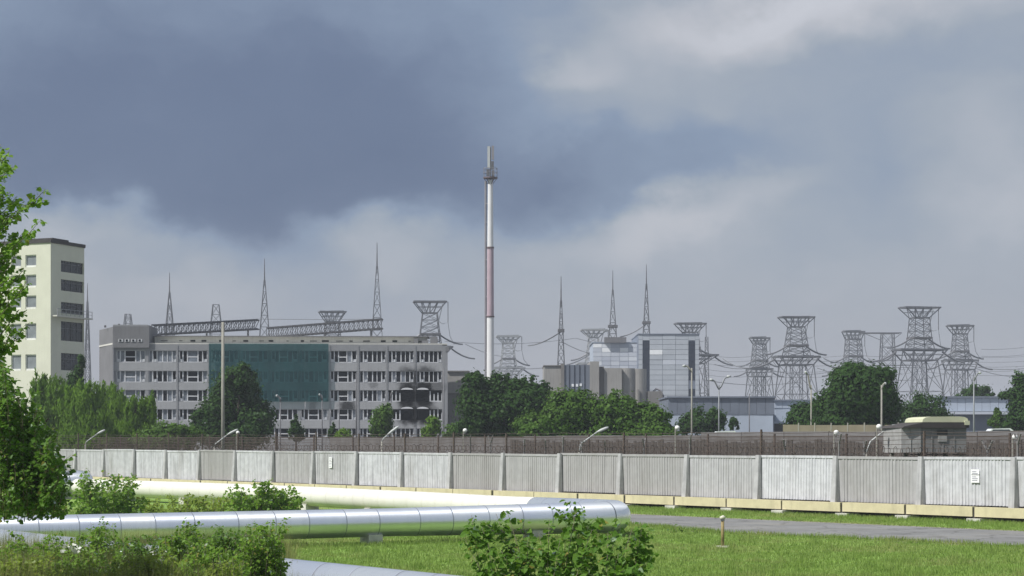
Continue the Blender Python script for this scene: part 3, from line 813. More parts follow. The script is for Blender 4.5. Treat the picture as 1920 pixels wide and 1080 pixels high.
def mast(x, ytop, Z, wpx, ylow, label, flat=0.0, mtl='pylon_steel', collar=None):
    p = P(x, HY, Z); s_ = Z / F
    top = HC + (HY - ytop) * s_
    o = thing('lattice_mast', label, 'mast', (p.x, Z, 0), rad(R.uniform(-6, 6)), 'lightning masts')
    zl = HC + (HY - ylow) * s_
    wl = wpx * s_; wt = max(flat * s_, 0.28)
    w0 = wt + (wl - wt) * (top - 0) / (top - zl)
    tp = top - (0 if flat else 5.5)
    lattice(MB(), [(0, w0), (tp, wt)], 15, 1.35 * s_, 0.6 * s_).build('lattice', mtl, o)
    if not flat: MB().bar((0, 0, tp - 0.5), (0, 0, top), 0.34, 0.12).build('spike', 'dark_steel', o)
    if collar:
        zc = HC + (HY - collar) * s_; ww = wt + (w0 - wt) * (top - zc) / top
        MB().box(-ww * .62, ww * .62, -ww * .62, ww * .62, zc - 0.35, zc + 0.35).build('collar', 'dark_steel', o)
    return o
mast(318, 511, 520, 16, 608, 'slim pointed lattice mast behind the left end of the office block')
mast(496, 485, 480, 20, 620, 'pointed lattice mast above the middle of the office roof')
mast(707, 455, 430, 22, 625, 'tallest pointed lattice mast above the right half of the office roof')
mast(164, 531, 560, 10, 690, 'thin lattice mast just right of the yellow block')
mast(240, 589, 620, 13, 610, 'short flat topped lattice mast behind the dark stair head', 9)
mast(405, 571, 600, 17, 600, 'flat topped lattice mast behind the sloping truss bridge', 11)
mast(1052, 518, 420, 14, 680, 'pointed lattice mast left of the concrete building', collar=620)
mast(1149, 507, 530, 17, 632, 'pointed lattice mast rising over the bright clad hall', collar=612)
mast(1212, 496, 530, 15, 632, 'pointed lattice mast rising behind the left edge of the blue clad tower', collar=605)
mast(1325, 632, 640, 9, 745, 'thin grey lattice mast just right of the blue clad tower', 5)

def truss(a, b, h, wd, n, label, mtl='dark_steel'):
    a = Vector(a); b = Vector(b); d = b - a
    o = thing('truss_bridge', label, 'truss bridge', (a.x, a.y, 0))
    a = a - Vector((a.x, a.y, 0)); b = a + d
    m_ = MB()
    for yy in (0, wd):
        for k in range(n):
            p0 = a + d * (k / n) + Vector((0, yy, 0)); p1 = a + d * ((k + 1) / n) + Vector((0, yy, 0)); u = Vector((0, 0, h))
            m_.bar(p0, p1, 0.22); m_.bar(p0 + u, p1 + u, 0.22); m_.bar(p0, p0 + u, 0.11)
            m_.bar(p0, p1 + u, 0.10)
    for k in range(n + 1):
        p0 = a + d * (k / n)
        m_.bar(p0, p0 + Vector((0, wd, 0)), 0.15); m_.bar(p0 + Vector((0, 0, h)), p0 + Vector((0, wd, h)), 0.15)
    m_.build('girder', mtl, o)
    for f_ in (0.12, 0.5, 0.9):
        p0 = a + d * f_ + Vector((0, wd / 2, 0)); s_ = MB()
        s_.bar((p0.x, p0.y - wd / 2, 0), (p0.x, p0.y, p0.z), 0.3); s_.bar((p0.x, p0.y + wd / 2, 0), (p0.x, p0.y, p0.z), 0.3)
        s_.build('trestle', mtl, o)
    return o
truss(P(284, 627, 345), P(482, 616, 360), 1.75, 3.0, 22, 'long dark truss bridge sloping up behind the left of the office roof')
truss(P(500, 632, 350), P(716, 615, 352), 1.75, 3.0, 24, 'dark truss bridge sloping up behind the right of the office roof')

def pylon(x, head, neck, mid, plat, pb, base_w, Z, label, strings=True, mtl='pylon_steel', chains=True, chain_l=44, chain_d=18):
    """substation tower: funnel head, waist, second funnel platform, splayed legs. levels are (pixel row, pixel width)"""
    p = P(x, HY, Z); s_ = Z / F
    k = base_w / 66.0
    o = thing('power_pylon', label, 'pylon', (p.x, Z, 0), rad(R.uniform(4, 14)), 'substation pylons')
    zz = lambda y: HC + (HY - y) * s_
    t = 1.3 * s_
    def funnel(yt, wt, yb, wb, name):
        b = MB(); z1, z0 = zz(yt), zz(yb); a1, a0 = wt * s_ / 2, wb * s_ / 2; dp = 0.42
        dt_, d0 = a1 * dp + 0.6, a0
        top = [(-a1, -dt_), (a1, -dt_), (a1, dt_), (-a1, dt_)]; bot = [(-a0, -d0), (a0, -d0), (a0, d0), (-a0, d0)]
        for q in range(4):
            n_ = (q + 1) % 4
            b.bar((*top[q], z1), (*top[n_], z1), t * 1.5); b.bar((*bot[q], z0), (*bot[n_], z0), t)
            b.bar((*top[q], z1), (*bot[q], z0), t)
        for f_ in (0.25, 0.5, 0.75):
            for sy_ in (-1, 1):
                xt = -a1 + 2 * a1 * f_; xb = -a0 + 2 * a0 * f_
                b.bar((xt, sy_ * dt_, z1), (xb, sy_ * d0, z0), t * 0.7)
                b.bar((xt, sy_ * dt_, z1), (-a0 + 2 * a0 * (f_ - 0.25), sy_ * d0, z0), t * 0.6)
                b.bar((xt, -dt_, z1), (xt, dt_, z1), t * 0.6)
            zm = z0 + (z1 - z0) * 0.55; am = a0 + (a1 - a0) * 0.55; dm = d0 + (dt_ - d0) * .55
        for sy_ in (-1, 1): b.bar((-am, sy_ * dm, zm), (am, sy_ * dm, zm), t * 0.7)
        b.bar((-a1 * 0.9, dt_, z1 + 2.2 * s_), (a1, dt_, z1 + 3.5 * s_), t * 0.8); b.bar((-a1 * .9, dt_, z1), (-a1 * .9, dt_, z1 + 2.2 * s_), t * .5)
        b.build(name, mtl, o)
    t *= 1.25
    funnel(head[0] + 4, head[1], neck[0], neck[1], 'head')
    t /= 1.25
    lattice(MB(), [(zz(mid[0]), mid[1] * s_), (zz(neck[0]), neck[1] * s_)], 3, t, t * 0.6).build('waist', mtl, o)
    b = MB(); a = mid[1] * s_ / 2 * 1.08
    b.box(-a, a, -a, a, zz(mid[0]) - t * 1.2, zz(mid[0]) + t * 1.2); b.build('collar', 'dark_steel', o)
    lattice(MB(), [(zz(plat[0]) - 0.1, (mid[1] + pb[1]) / 2 * s_), (zz(mid[0]), mid[1] * s_)], 2, t, t * 0.6).build('upper_body', mtl, o)
    t *= 1.5; funnel(plat[0], plat[1], pb[0], pb[1], 'platform'); t /= 1.5
    lattice(MB(), [(0, base_w * 1.35 * s_), (zz(pb[0]), pb[1] * s_)], 3, t * 1.2, t * 0.65).build('leg_frame', mtl, o)
    lattice(MB(), [(0, base_w * 0.35 * s_), (zz(pb[0]), pb[1] * 0.35 * s_)], 4, t * 0.8, t * 0.45).build('core', mtl, o)
    if chains:
        for yl, wl, sg in ((mid[0], mid[1], -1), (mid[0], mid[1], 1), (plat[0] + 3, plat[1], -1), (plat[0] + 3, plat[1], 1)):
            x0 = sg * wl * s_ / 2; pts = []
            for q in range(9):
                f_ = q / 8
                pts.append((x0 + sg * chain_l * k * s_ * f_, 0.5 * f_, zz(yl) - chain_d * k * s_ * (1 - (1 - f_) ** 1.9)))
            MB().tube(pts, 1.6 * s_ * (0.7 + .3 * k), 6).build('insulator_chain', 'insulator', o)
    if strings:
        a1 = head[1] * s_ / 2; z1 = zz(head[0] + 4)
        L = 38 * k * s_
        MB().tube([(a1 + 4 * s_, 0, z1), (a1 + 4 * s_, 0, z1 - L)], 0.8 * s_, 5).build('insulator_string', 'insulator', o)
        MB().tube([(a1 * 0.8, 0, z1 - 4 * s_), (a1 * 0.55, 0, z1 - L * 0.95)], 0.7 * s_, 5).build('insulator_string', 'insulator', o)
        MB().tube([(a1 * 0.55, 0, z1 - L * .95), (a1 * 0.8, 0, z1 - L * 1.08), (a1 + 4 * s_, 0, z1 - L), (a1 + 8 * s_, 0, z1 - L * 1.7), (a1 + 16 * s_, 0, z1 - L * 2.1)], 0.45 * s_, 4).build('jumper_wire', 'wire', o)
        MB().bar((a1, 0, z1), (a1 + 4.5 * s_, 0, z1), 0.9 * s_).build('outrigger', mtl, o)
    return o
pylon(1724, (573, 69), (596, 28), (634, 34), (656, 92), (676, 50), 70, 560, 'largest steel pylon with two funnel platforms right of the round tree')
pylon(1493, (591, 62), (613, 26), (648, 35), (669, 80), (684, 52), 63, 565, 'tall dark steel pylon left of the round tree')
pylon(1424, (630, 34), (645, 19), (676, 24), (692, 44), (706, 35), 42, 800, 'smaller steel pylon left of the two tall ones')
pylon(1294, (603, 54), (623, 24), (652, 30), (666, 96), (682, 44), 54, 620, 'funnel headed pylon half hidden behind the blue clad tower')
pylon(1113, (615, 47), (633, 17), (663, 24), (682, 62), (694, 36), 46, 700, 'funnel headed pylon left of the bright clad hall', mtl='pale_steel')
pylon(953, (627, 43), (643, 19), (673, 24), (690, 58), (702, 36), 44, 760, 'funnel headed pylon just right of the tall chimney', mtl='pale_steel', strings=True)
pylon(806, (562, 60), (587, 27), (627, 36), (651, 82), (668, 50), 66, 480, 'funnel headed pylon behind the right end of the office roof')
pylon(623, (581, 48), (603, 24), (640, 30), (660, 72), (680, 44), 56, 560, 'funnel head of a pylon behind the middle of the office roof', strings=False)
pylon(1600, (618, 37), (636, 23), (668, 27), (690, 60), (704, 36), 46, 760, 'slim steel pylon rising behind the round tree')
pylon(1800, (607, 45), (626, 21), (659, 26), (676, 60), (693, 43), 50, 680, 'rightmost steel pylon above the pale blue shed')

# T shaped gantry
GZ = 610; gs = GZ / F
p = P(1664, HY, GZ)
gt = thing('line_gantry', 'T shaped lattice gantry with a long crossbeam between two pylons', 'gantry', (p.x, GZ, 0))
gz = lambda y: HC + (HY - y) * gs
lattice(MB(), [(0, 32 * gs), (gz(700), 27 * gs), (gz(626), 21 * gs)], 9, 1.4 * gs, 0.7 * gs).build('column', 'pylon_steel', gt)
b = MB(); b.bar((-48 * gs, 0, gz(624)), (27 * gs, 0, gz(624)), 1.6 * gs); b.bar((-48 * gs, 4, gz(624)), (27 * gs, 4, gz(624)), 1.6 * gs)
b.bar((-44 * gs, 0, gz(625)), (-12 * gs, 0, gz(638)), 1.0 * gs); b.bar((26 * gs, 0, gz(625)), (12 * gs, 0, gz(636)), 1.0 * gs)
for q in range(8): b.bar((-48 * gs + q * 10 * gs, 0, gz(624)), (-48 * gs + q * 10 * gs, 4, gz(624)), 0.6 * gs)
b.build('crossbeam', 'pylon_steel', gt)
b = MB(); b.bar((-14 * gs, 0, gz(685)), (54 * gs, 0, gz(685)), 1.4 * gs); b.bar((-14 * gs, 0, gz(689)), (54 * gs, 0, gz(689)), 0.8 * gs)
b.build('lower_beam', 'pylon_steel', gt)

# conductors between the towers
def line(pts, Z0, Z1, sag, label, r=0.5):
    n = len(pts)
    a = P(*pts[0], Z0); o = thing('power_line', label, 'power line', (a.x, a.y, 0), 0, 'overhead conductors')
    for i in range(n - 1):
        p0 = P(*pts[i], Z0 + (Z1 - Z0) * i / (n - 1)); p1 = P(*pts[i + 1], Z0 + (Z1 - Z0) * (i + 1) / (n - 1)); c = []
        for q in range(15):
            f_ = q / 14; v = p0.lerp(p1, f_); v.z -= sag * (Z0 / F) * 4 * f_ * (1 - f_); c.append((v.x - a.x, v.y - a.y, v.z))
        MB().tube(c, r * Z0 / F / 2, 4).build('span', 'wire', o)
line([(872, 645), (940, 668)], 500, 700, 4, 'conductor from the office end pylon to the one by the chimney', 1.1)
line([(835, 640), (1080, 634), (1300, 668)], 520, 640, 8, 'upper conductor running behind the chimney to the blue clad tower', 0.9)
line([(990, 648), (1052, 622)], 640, 420, 4, 'thick conductor rising to the mast left of the concrete building', 2.0)
line([(1052, 640), (1105, 662)], 420, 640, 3, 'conductor dropping right from the mast left of the concrete building', 1.5)
line([(1060, 685), (1110, 662)], 640, 660, 3, 'thick conductor hanging under the pylon left of the bright hall', 2.2)
line([(1136, 622), (1149, 613)], 650, 530, 1, 'short conductor from pylon head to the mast over the bright hall', 1.6)
line([(1162, 632), (1212, 607)], 530, 530, 4, 'thick conductor rising to the mast behind the blue clad tower', 2.0)
for k, (y0, y1) in enumerate(((663, 664), (671, 673), (679, 682), (690, 690), (700, 698))):
    line([(1312, y0), (1420, y0 + 4), (1600, y0 + 2), (1724, y1 - 2), (1930, y1 + 4)], 700, 720, 5,
         ['top', 'second', 'third', 'fourth', 'lowest'][k] + ' of the long conductors strung along the pylons at right', 0.7)
line([(1355, 672), (1404, 690), (1450, 664)], 640, 620, 5, 'thick looping conductor between the tower and the smaller pylon', 1.8)
line([(1545, 672), (1575, 680), (1590, 668)], 600, 720, 3, 'thick looping conductor right of the tall dark pylon', 2.0)
line([(1625, 668), (1650, 678), (1680, 662)], 720, 570, 3, 'thick looping conductor left of the largest pylon', 2.0)
line([(480, 598), (715, 598)], 400, 400, 1, 'level cable above the truss bridges on the office roof', 0.9)
for k, (x0, y0, x1, y1, sg, lab) in enumerate((
        (1340, 683, 1452, 676, 12, 'sagging cable between the tower side and the tall dark pylon'), (1445, 694, 1580, 692, 9, 'sagging cable between the smaller pylon and the round tree'),
        (1532, 690, 1690, 700, 12, 'low sagging cable right of the tall dark pylon'), (1640, 706, 1775, 700, 10, 'low sagging cable below the largest pylon platform'),
        (1770, 672, 1930, 690, 10, 'sagging cable from the largest pylon to the right edge'), (1828, 690, 1930, 706, 6, 'low sagging cable from the rightmost pylon to the right edge'),
        (1320, 712, 1500, 716, 8, 'lowest thin cable above the long shed'), (960, 690, 1052, 684, 4, 'low cable behind the trees right of the chimney'))):
    line([(x0, y0), (x1, y1)], 640, 660, sg, lab, 1.1)
for k, (y0, y1) in enumerate(((655, 650), (668, 664))):
    line([(1840, y0), (1930, y1)], 690, 720, 2, ('upper' if k == 0 else 'lower') + ' conductor leaving the rightmost pylon to the right', 0.7)

# ------------------------------------------------------------------ chimney
CZ = 350.0; cs = CZ / F
p = P(919.5, HY, CZ)
cm = thing('chimney', 'tall slim white chimney with a mauve middle section and antenna cage on top', 'chimney', (p.x, CZ, 0))
cz = lambda y: HC + (HY - y) * cs
def stack(y0, y1, r0, r1, mtl, name, n=24): return MB().tube([(0, 0, cz(y0) if y0 < 900 else 0), (0, 0, cz(y1))], [r0 * cs, r1 * cs], n, cap=name == 'ring').build(name, mtl, cm, False)
for y0, y1, r0, r1, mt_, nm in ((901, 595, 7.6, 6.6, 'chimney_white', 'lower_shaft'), (592.5, 466, 6.6, 6.0, 'chimney_mauve', 'middle_shaft'), (463, 338, 5.6, 4.6, 'chimney_white', 'upper_shaft')):
    q = stack(y0, y1, r0, r1, mt_, nm); q.data.polygons.foreach_set('use_smooth', [len(f.vertices) == 4 for f in q.data.polygons])
stack(595, 592.5, 7.6, 7.6, 'ring_brown', 'ring'); stack(466, 463, 7.0, 7.0, 'ring_brown', 'ring')
MB().tube([(-9.0 * cs, 1, 0), (-9.0 * cs, 1, cz(338))], 2.1 * cs, 10).build('side_duct', 'chimney_grey', cm)
for k in range(14): MB().bar((-9 * cs, 0.8, 3 + k * 3.5), (-4 * cs, 0.2, 3 + k * 3.5), 0.12).build('bracket', 'chimney_grey', cm)
pl = MB(); pl.prism([(math.cos(a) * 13.5 * cs, math.sin(a) * 13.5 * cs) for a in np.linspace(0, 2 * math.pi, 13)[:-1]], cz(335), cz(332.5))
for a in np.linspace(0, 2 * math.pi, 7)[:-1]: pl.bar((math.cos(a) * 12 * cs, math.sin(a) * 12 * cs, cz(335)), (math.cos(a) * 4.5 * cs, math.sin(a) * 4.5 * cs, cz(345)), 0.9 * cs)
plo = pl.build('platform', 'ring_brown', cm)
rl = MB(); ang = np.linspace(0, 2 * math.pi, 13)
for a, a2 in zip(ang, ang[1:]):
    for y_ in (316, 324): rl.bar((math.cos(a) * 13 * cs, math.sin(a) * 13 * cs, cz(y_)), (math.cos(a2) * 13 * cs, math.sin(a2) * 13 * cs, cz(y_)), 0.7 * cs)
    rl.bar((math.cos(a) * 13 * cs, math.sin(a) * 13 * cs, cz(333)), (math.cos(a) * 13 * cs, math.sin(a) * 13 * cs, cz(315)), 0.6 * cs)
rl.build('railing', 'chimney_grey', plo)
MB().bar((0, 0, cz(338)), (0, 0, cz(276)), 2.2 * cs).build('antenna_mast', 'dark_steel', cm)
for (dx_, y0, y1, w_, mt_) in ((-3, 316, 275, 5, 'lamp_white'), (4.5, 300, 274, 4.5, 'chimney_grey'), (4, 318, 303, 5, 'dark_steel'), (-4.5, 330, 318, 6, 'dark_steel'), (5, 332, 320, 5, 'dark_steel')):
    MB().box((dx_ - w_ / 2) * cs, (dx_ + w_ / 2) * cs, -0.55, -0.15, cz(y0), cz(y1)).build('antenna_panel', mt_, cm)

# ------------------------------------------------------------------ clad reactor hall buildings
BZ = 455.0; bs = BZ / F
p = P(1197, HY, BZ)
tb = thing('clad_tower', 'tall blue grey panel clad tower with dark vertical glazing strips', 'industrial building', (p.x, BZ, 0))
bx_ = lambda x: (x - 1197) * bs
bz_ = lambda y: HC + (HY - y) * bs
MB().box(bx_(1197), bx_(1311), 0.15, 26, 0, bz_(627) - .1).build('core_wall', 'shed_blue', tb)
for (x0, x1, nx) in ((1197, 1205, 1), (1218, 1291, 3), (1303.5, 1311, 1)):
    zr = np.linspace(bz_(760), bz_(627), 15)
    for i in range(nx):
        for j in range(14):
            a, b2 = bx_(x0 + (x1 - x0) * i / nx), bx_(x0 + (x1 - x0) * (i + 1) / nx)
            if x0 == 1218 and (i, j) in ((0, 10), (2, 8), (1, 8)):
                m_ = 'cladding_bright' if (i, j) == (0, 10) else 'cladding_white'  # brighter panels: differing reflections put into the cladding colour
            else: m_ = 'cladding_blue'
            MB().box(a + .04, b2 - .04, R.uniform(0, 0.06), 0.149, zr[j] + .04, zr[j + 1] - .04).build('panel', m_, tb)
for (x0, x1, segs) in ((1205, 1218, ((638, 745),)), (1291, 1303.5, ((640, 713), (729, 745)))):
    MB().box(bx_(x0), bx_(x1), 0.05, 0.149, bz_(638), bz_(627)).build('panel', 'cladding_blue', tb)
    for (ya, yb2) in segs:
        MB().box(bx_(x0) + .05, bx_(x1) - .05, 0.08, 0.149, bz_(yb2), bz_(ya)).build('glazing_strip', 'glazing_navy', tb)
MB().box(bx_(1196), bx_(1312), -0.15, 26, bz_(627), bz_(625.5)).build('coping', 'shed_blue', tb)
hl = thing('clad_hall', 'lower bright white panel clad hall left of the blue tower', 'industrial building', (P(1112, HY, BZ + 6).x, BZ + 6, 0))
hx = lambda x: (x - 1112) * bs * 1.013
MB().box(hx(1112), hx(1195), 0.15, 20, 0, bz_(640)).build('core_wall', 'shed_light', hl)
zr = np.linspace(bz_(760), bz_(641), 15)
for i in range(5):
    for j in range(14):
        MB().box(hx(1112 + 16.6 * i) + .04, hx(1112 + 16.6 * (i + 1)) - .04, R.uniform(0, .06), .149, zr[j] + .04, zr[j + 1] - .04).build('panel', 'cladding_bright' if R.random() < 0.16 else 'cladding_white', hl)  # bright panels carry reflections in their colour
MB().box(hx(1133), hx(1174), -0.9, 1.5, bz_(640.5), bz_(630)).build('roof_box', 'office_dark', hl)
MB().box(hx(1110), hx(1196), -0.1, 20, bz_(640) + .003, bz_(639)).build('coping', 'shed_light', hl)

# concrete building group in front
KZ = 335.0; ks = KZ / F
p = P(1020, HY, KZ)
kb = thing('concrete_building', 'weathered tan concrete building with a dark blue glazed front behind the trees', 'industrial building', (p.x, KZ, 0))
kx = lambda x: (x - 1020) * ks
kz = lambda y: HC + (HY - y) * ks
MB().box(kx(1020), kx(1052), 0.5, 14, 0, kz(686)).build('left_block', 'concrete_tan', kb)
gl = MB().box(kx(1058), kx(1106), 0.2, 14, 0, kz(684)).build('glazed_front', 'steel_blue', kb)
for q in range(1, 5): MB().box(kx(1058 + q * 9.6) - .06, kx(1058 + q * 9.6) + .06, 0.12, 0.198, 0, kz(685)).build('mullion', 'glazing_navy', gl)
for (x_, y_) in ((1072, 720), (1080, 720), (1087, 719), (1094, 742)):
    MB().box(kx(x_), kx(x_ + 4), 0.1, 0.198, kz(y_ + 5), kz(y_)).build('vent', 'cladding_bright', gl)
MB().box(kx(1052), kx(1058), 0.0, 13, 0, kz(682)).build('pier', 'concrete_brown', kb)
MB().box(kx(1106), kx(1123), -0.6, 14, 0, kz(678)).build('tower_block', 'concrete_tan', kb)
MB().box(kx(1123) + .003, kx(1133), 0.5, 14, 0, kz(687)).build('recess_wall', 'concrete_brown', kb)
def silo(x0, x1, y, dep, n=14, name='silo'):
    c = (kx(x0) + kx(x1)) / 2; r_ = (kx(x1) - kx(x0)) / 2
    pts = [(c + r_ * math.cos(a), dep + r_ * 0.7 * math.sin(a)) for a in np.linspace(0, 2 * math.pi, 2 * n + 1)[:-1]]
    MB().prism(pts, 0, kz(y)).build(name, 'concrete_tan', kb)
MB().box(kx(1133) + .003, kx(1166), 0.2, 14, 0, kz(690)).build('middle_block', 'concrete_tan', kb)
silo(1160, 1192, 690, 2.0)
silo(1184, 1214, 691, 2.4)
MB().box(kx(1196), kx(1199), 0.0, 1.5, 0, kz(730)).build('drain_shaft', 'concrete_brown', kb)
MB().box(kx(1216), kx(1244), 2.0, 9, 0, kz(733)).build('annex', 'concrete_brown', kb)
MB().tube([(kx(1226), 3, kz(735)), (kx(1233), 3, kz(728)), (kx(1240), 3, kz(731)), (kx(1246), 3, kz(742)), (kx(1250), 3, kz(770))], 0.22, 6).build('duct', 'chimney_grey', kb)
MB().box(kx(1019), kx(1053), .3, 14.2, kz(686) + .003, kz(684.5)).build('coping', 'concrete_brown', kb)

def shed(name, x0, x1, y0, ymid, Z, label, m1, m2, depth=18, ribs=12):
    s_ = Z / F; p = P(x0, HY, Z)
    o = thing(name, label, 'shed', (p.x, Z, 0))
    L = (x1 - x0) * s_; zt = HC + (HY - y0) * s_; zm = HC + (HY - ymid) * s_
    for k in range(ribs):
        MB().box(L * k / ribs + .02, L * (k + 1) / ribs - .02, R.uniform(0, .03), 0.3, zm, zt).build('cladding_panel', m1, o)
    MB().box(0, L, 0.301, depth, 0, zt - .05).build('body', m1, o)
    MB().box(0.2, L - .2, 0.1, 0.3, 0, zm - .003).build('base_wall', m2, o)
    MB().box(-.2, L + .2, -0.3, depth, zt, zt + .25).build('roof_edge', 'steel_blue', o)
    return o
shed('long_shed', 1253, 1452, 746, 777, 300, 'long flat roofed grey blue shed below the clad tower', 'steel_blue', 'shed_light')
sh = shed('low_shed', 1452, 1560, 752, 765, 315, 'lower pale blue shed partly behind the round tree', 'shed_light', 'shed_light', ribs=7)
MB().box(-1.5, 5.5, -3, -0.5, 0, HC + (HY - 793) * 300 / F).build('porch', 'roof_dark', sh)
MB().box(-2.0, 6, -3.3, -0.2, HC + (HY - 793) * 300 / F + .003, HC + (HY - 789) * 300 / F).build('canopy', 'shed_light', sh)
rs_ = shed('blue_shed', 1764, 1903, 746, 771, 290, 'pale blue metal shed beside the far right trees', 'shed_light', 'steel_blue', ribs=9)
MB().box(-.3, 11.9, -0.9, 0, HC + (HY - 777) * 290 / F, HC + (HY - 772) * 290 / F).build('canopy', 'cladding_white', rs_)
gw = thing('low_annex', 'pinkish grey low annex with dark openings beside the office end pier', 'building', (P(838, HY, 318).x, 318, 0))
s_ = 318 / F
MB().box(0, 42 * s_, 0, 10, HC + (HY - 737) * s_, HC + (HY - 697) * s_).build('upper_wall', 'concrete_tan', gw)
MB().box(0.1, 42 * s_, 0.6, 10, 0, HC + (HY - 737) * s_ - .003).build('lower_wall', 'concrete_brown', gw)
for (y0, y1) in ((712, 717), (722, 726)): MB().box(20 * s_, 38 * s_, -0.05, -.003, HC + (HY - y1) * s_, HC + (HY - y0) * s_).build('opening', 'concrete_brown', gw)
MB().box(0, 42 * s_, -.3, 10, HC + (HY - 697) * s_ + .003, HC + (HY - 695) * s_).build('coping', 'concrete_brown', gw)

# ------------------------------------------------------------------ guard booth, poles, lamps, small things
GZ2 = 101.3; us = GZ2 / F
p = P(1680, HY, GZ2)
gb = thing('guard_booth', 'grey guard booth on legs with a dark slanted roof and cream roof cap', 'guard booth', (p.x, GZ2, 0), rad(9))
ux = lambda x: (x - 1680) * us
uz = lambda y: HC + (HY - y) * us
MB().prism([(0, -0.80), (ux(1716), -0.95), (ux(1716), 2.1), (0.1, 2.2)], uz(849), uz(802.5)).build('side_wall', 'booth_pale', gb)
MB().box(ux(1716) + .01, ux(1806), -0.9, 2.15, uz(848), uz(802.5)).build('front_wall', 'booth_grey', gb)
for q in range(1, 4): MB().box(ux(1716 + q * 22) - .03, ux(1716 + q * 22) + .03, -0.93, -0.903, uz(848), uz(804)).build('cover_strip', 'booth_grey', gb)
MB().box(ux(1697) - .02, ux(1697) + .02, -0.91, -0.86, uz(848), uz(804)).build('cover_strip', 'booth_pale', gb)
wn = MB().box(ux(1748), ux(1768), -0.97, -0.905, uz(815), uz(806)).build('window', 'black_window', gb)
MB().box(ux(1750), ux(1767), -0.96, -0.905, uz(828), uz(816.5)).build('white_board', 'booth_pale', gb)
rf = MB(); pr_ = [(1679, 802.4), (1809, 802.4), (1809, 792), (1722, 792), (1682, 799.5)]; n_ = len(pr_)
rf.add([(ux(x_), -1.06, uz(y_)) for x_, y_ in pr_] + [(ux(x_), 2.4, uz(y_)) for x_, y_ in pr_], [tuple(range(n_)), tuple(range(2 * n_ - 1, n_ - 1, -1))] + [(i, (i + 1) % n_, n_ + (i + 1) % n_, n_ + i) for i in range(n_)])
ro = rf.build('roof', 'roof_dark', gb)
cap = MB(); prof = [(-0.15, 0), (0, 0.30), (0.35, 0.48), (2.3, 0.5), (2.75, 0.36), (3.05, 0.0)]
pr_ = [(1718, 791.8), (1720, 786), (1725, 783), (1736, 781.5), (1790, 781), (1801, 782), (1807, 785), (1808, 791.8)]
n_ = len(pr_)
cap.add([(ux(x_), -1.0, uz(y_)) for x_, y_ in pr_] + [(ux(x_), 1.6, uz(y_)) for x_, y_ in pr_], [tuple(range(n_)), tuple(range(2 * n_ - 1, n_ - 1, -1))] + [(i, (i + 1) % n_, n_ + (i + 1) % n_, n_ + i) for i in range(n_)])
cap.box(ux(1800), ux(1810), -1.1, 0.6, uz(797), uz(789))
cap.build('roof_cap', 'cap_cream', ro)
for x_ in (1722, 1750, 1772, 1800):
    MB().bar((ux(x_), -0.4, 0), (ux(x_), -0.4, uz(848.5)), 0.2).build('leg', 'pole_concrete', gb)
for x_ in (1684, 1712): MB().bar((ux(x_) + .1, 1.2, 0), (ux(x_) + .1, 1.2, uz(849.5)), 0.2).build('leg', 'pole_concrete', gb)
MB().box(ux(1700), ux(1806), -0.8, -0.6, uz(853), uz(851)).build('brace', 'rust_wire', gb)

def wallZ(x, off=0.0):
    u = (x - CX) / F
    return (PX0 * NO.x + PY0 * NO.y - off) / (u * NO.x + NO.y)
def cobra(base, pts, Z, label, two=False):
    """street lamp: pole, slanted arm and long lamp head, pixel points from the pole top to the tip of the head"""
    Z = wallZ(base, 2.2)
    p = P(base, HY, Z); s_ = Z / F
    o = thing('street_lamp', label, 'street lamp', (p.x, Z, 0), 0, 'lamps behind the wall')
    l = [(P(x, y, Z) - Vector((p.x, Z, 0))) for x, y in pts]
    MB().tube([(0, 0, 0), (0, 0, l[0].z)], [0.085, 0.06], 8).build('pole', 'pole_concrete', o, True)
    MB().tube(l[:-1], 0.045, 6).build('arm', 'lamp_white', o, True)
    a, b = l[-2], l[-1]; d = (b - a)
    hd = MB().tube([a - d * .1, a + d * 0.1, a + d * 0.35, a + d * 0.8, b], [0.04, 0.08, 0.11, 0.10, 0.05], 10); hd.build('lamp_head', 'lamp_white', o, True)
    return o
cobra(160, [(160, 832), (162, 828), (183, 813), (197, 806)], 160, 'slanted lamp head over the wall at far left')
cobra(402, [(402, 838), (404, 832), (428, 814), (446, 805)], 150, 'slanted lamp head beside the tall concrete pole')
cobra(716, [(716, 828), (719, 822), (728, 814), (748, 799)], 135, 'slanted lamp head in front of the office ground floor')
cobra(1086, [(1086, 848), (1089, 832), (1120, 810), (1141, 801)], 120, 'slanted lamp head in front of the middle trees')
cobra(1624, [(1624, 850), (1632, 828), (1659, 807), (1679, 797)], 118, 'slanted lamp head just left of the guard booth')
def camera_post(x, y, Z, ybase, label):  # white camera dome on a thin post, no lamp
    Z = wallZ(x, 1.8)
    p = P(x, HY, Z); o = thing('dome_camera', label, 'dome camera', (p.x, Z, 0), 0, 'small white globes on posts')
    z = HC + (HY - y) * Z / F
    MB().tube([(-0.12, 0, 0), (-0.12, 0, z)], 0.04, 6).build('post', 'pole_concrete', o)
    MB().bar((-0.13, 0, z - .05), (0, 0, z - 0.02), 0.05).build('bracket', 'dark_steel', o)
    MB().tube([(0, 0, z - .16), (0, 0, z - .12), (0, 0, z - .04), (0, 0, z + .04), (0, 0, z + .11), (0, 0, z + .14)], [0.03, .1, .15, .15, .1, .03], 10).build('globe', 'white_globe', o, True)
    MB().tube([(0.02, 0.02, z - .22), (0.02, 0.02, z - .17)], 0.12, 8).build('housing', 'dark_steel', o)
camera_post(446, 811, 148, 840, 'small white globe beside the concrete pole and lamp')
camera_post(872, 807, 150, 840, 'small white globe at the left foot of the middle trees')
camera_post(1270, 802, 150, 840, 'small white globe at the right foot of the middle trees')
camera_post(1648, 800, 125, 840, 'small white globe left of the guard booth lamp')
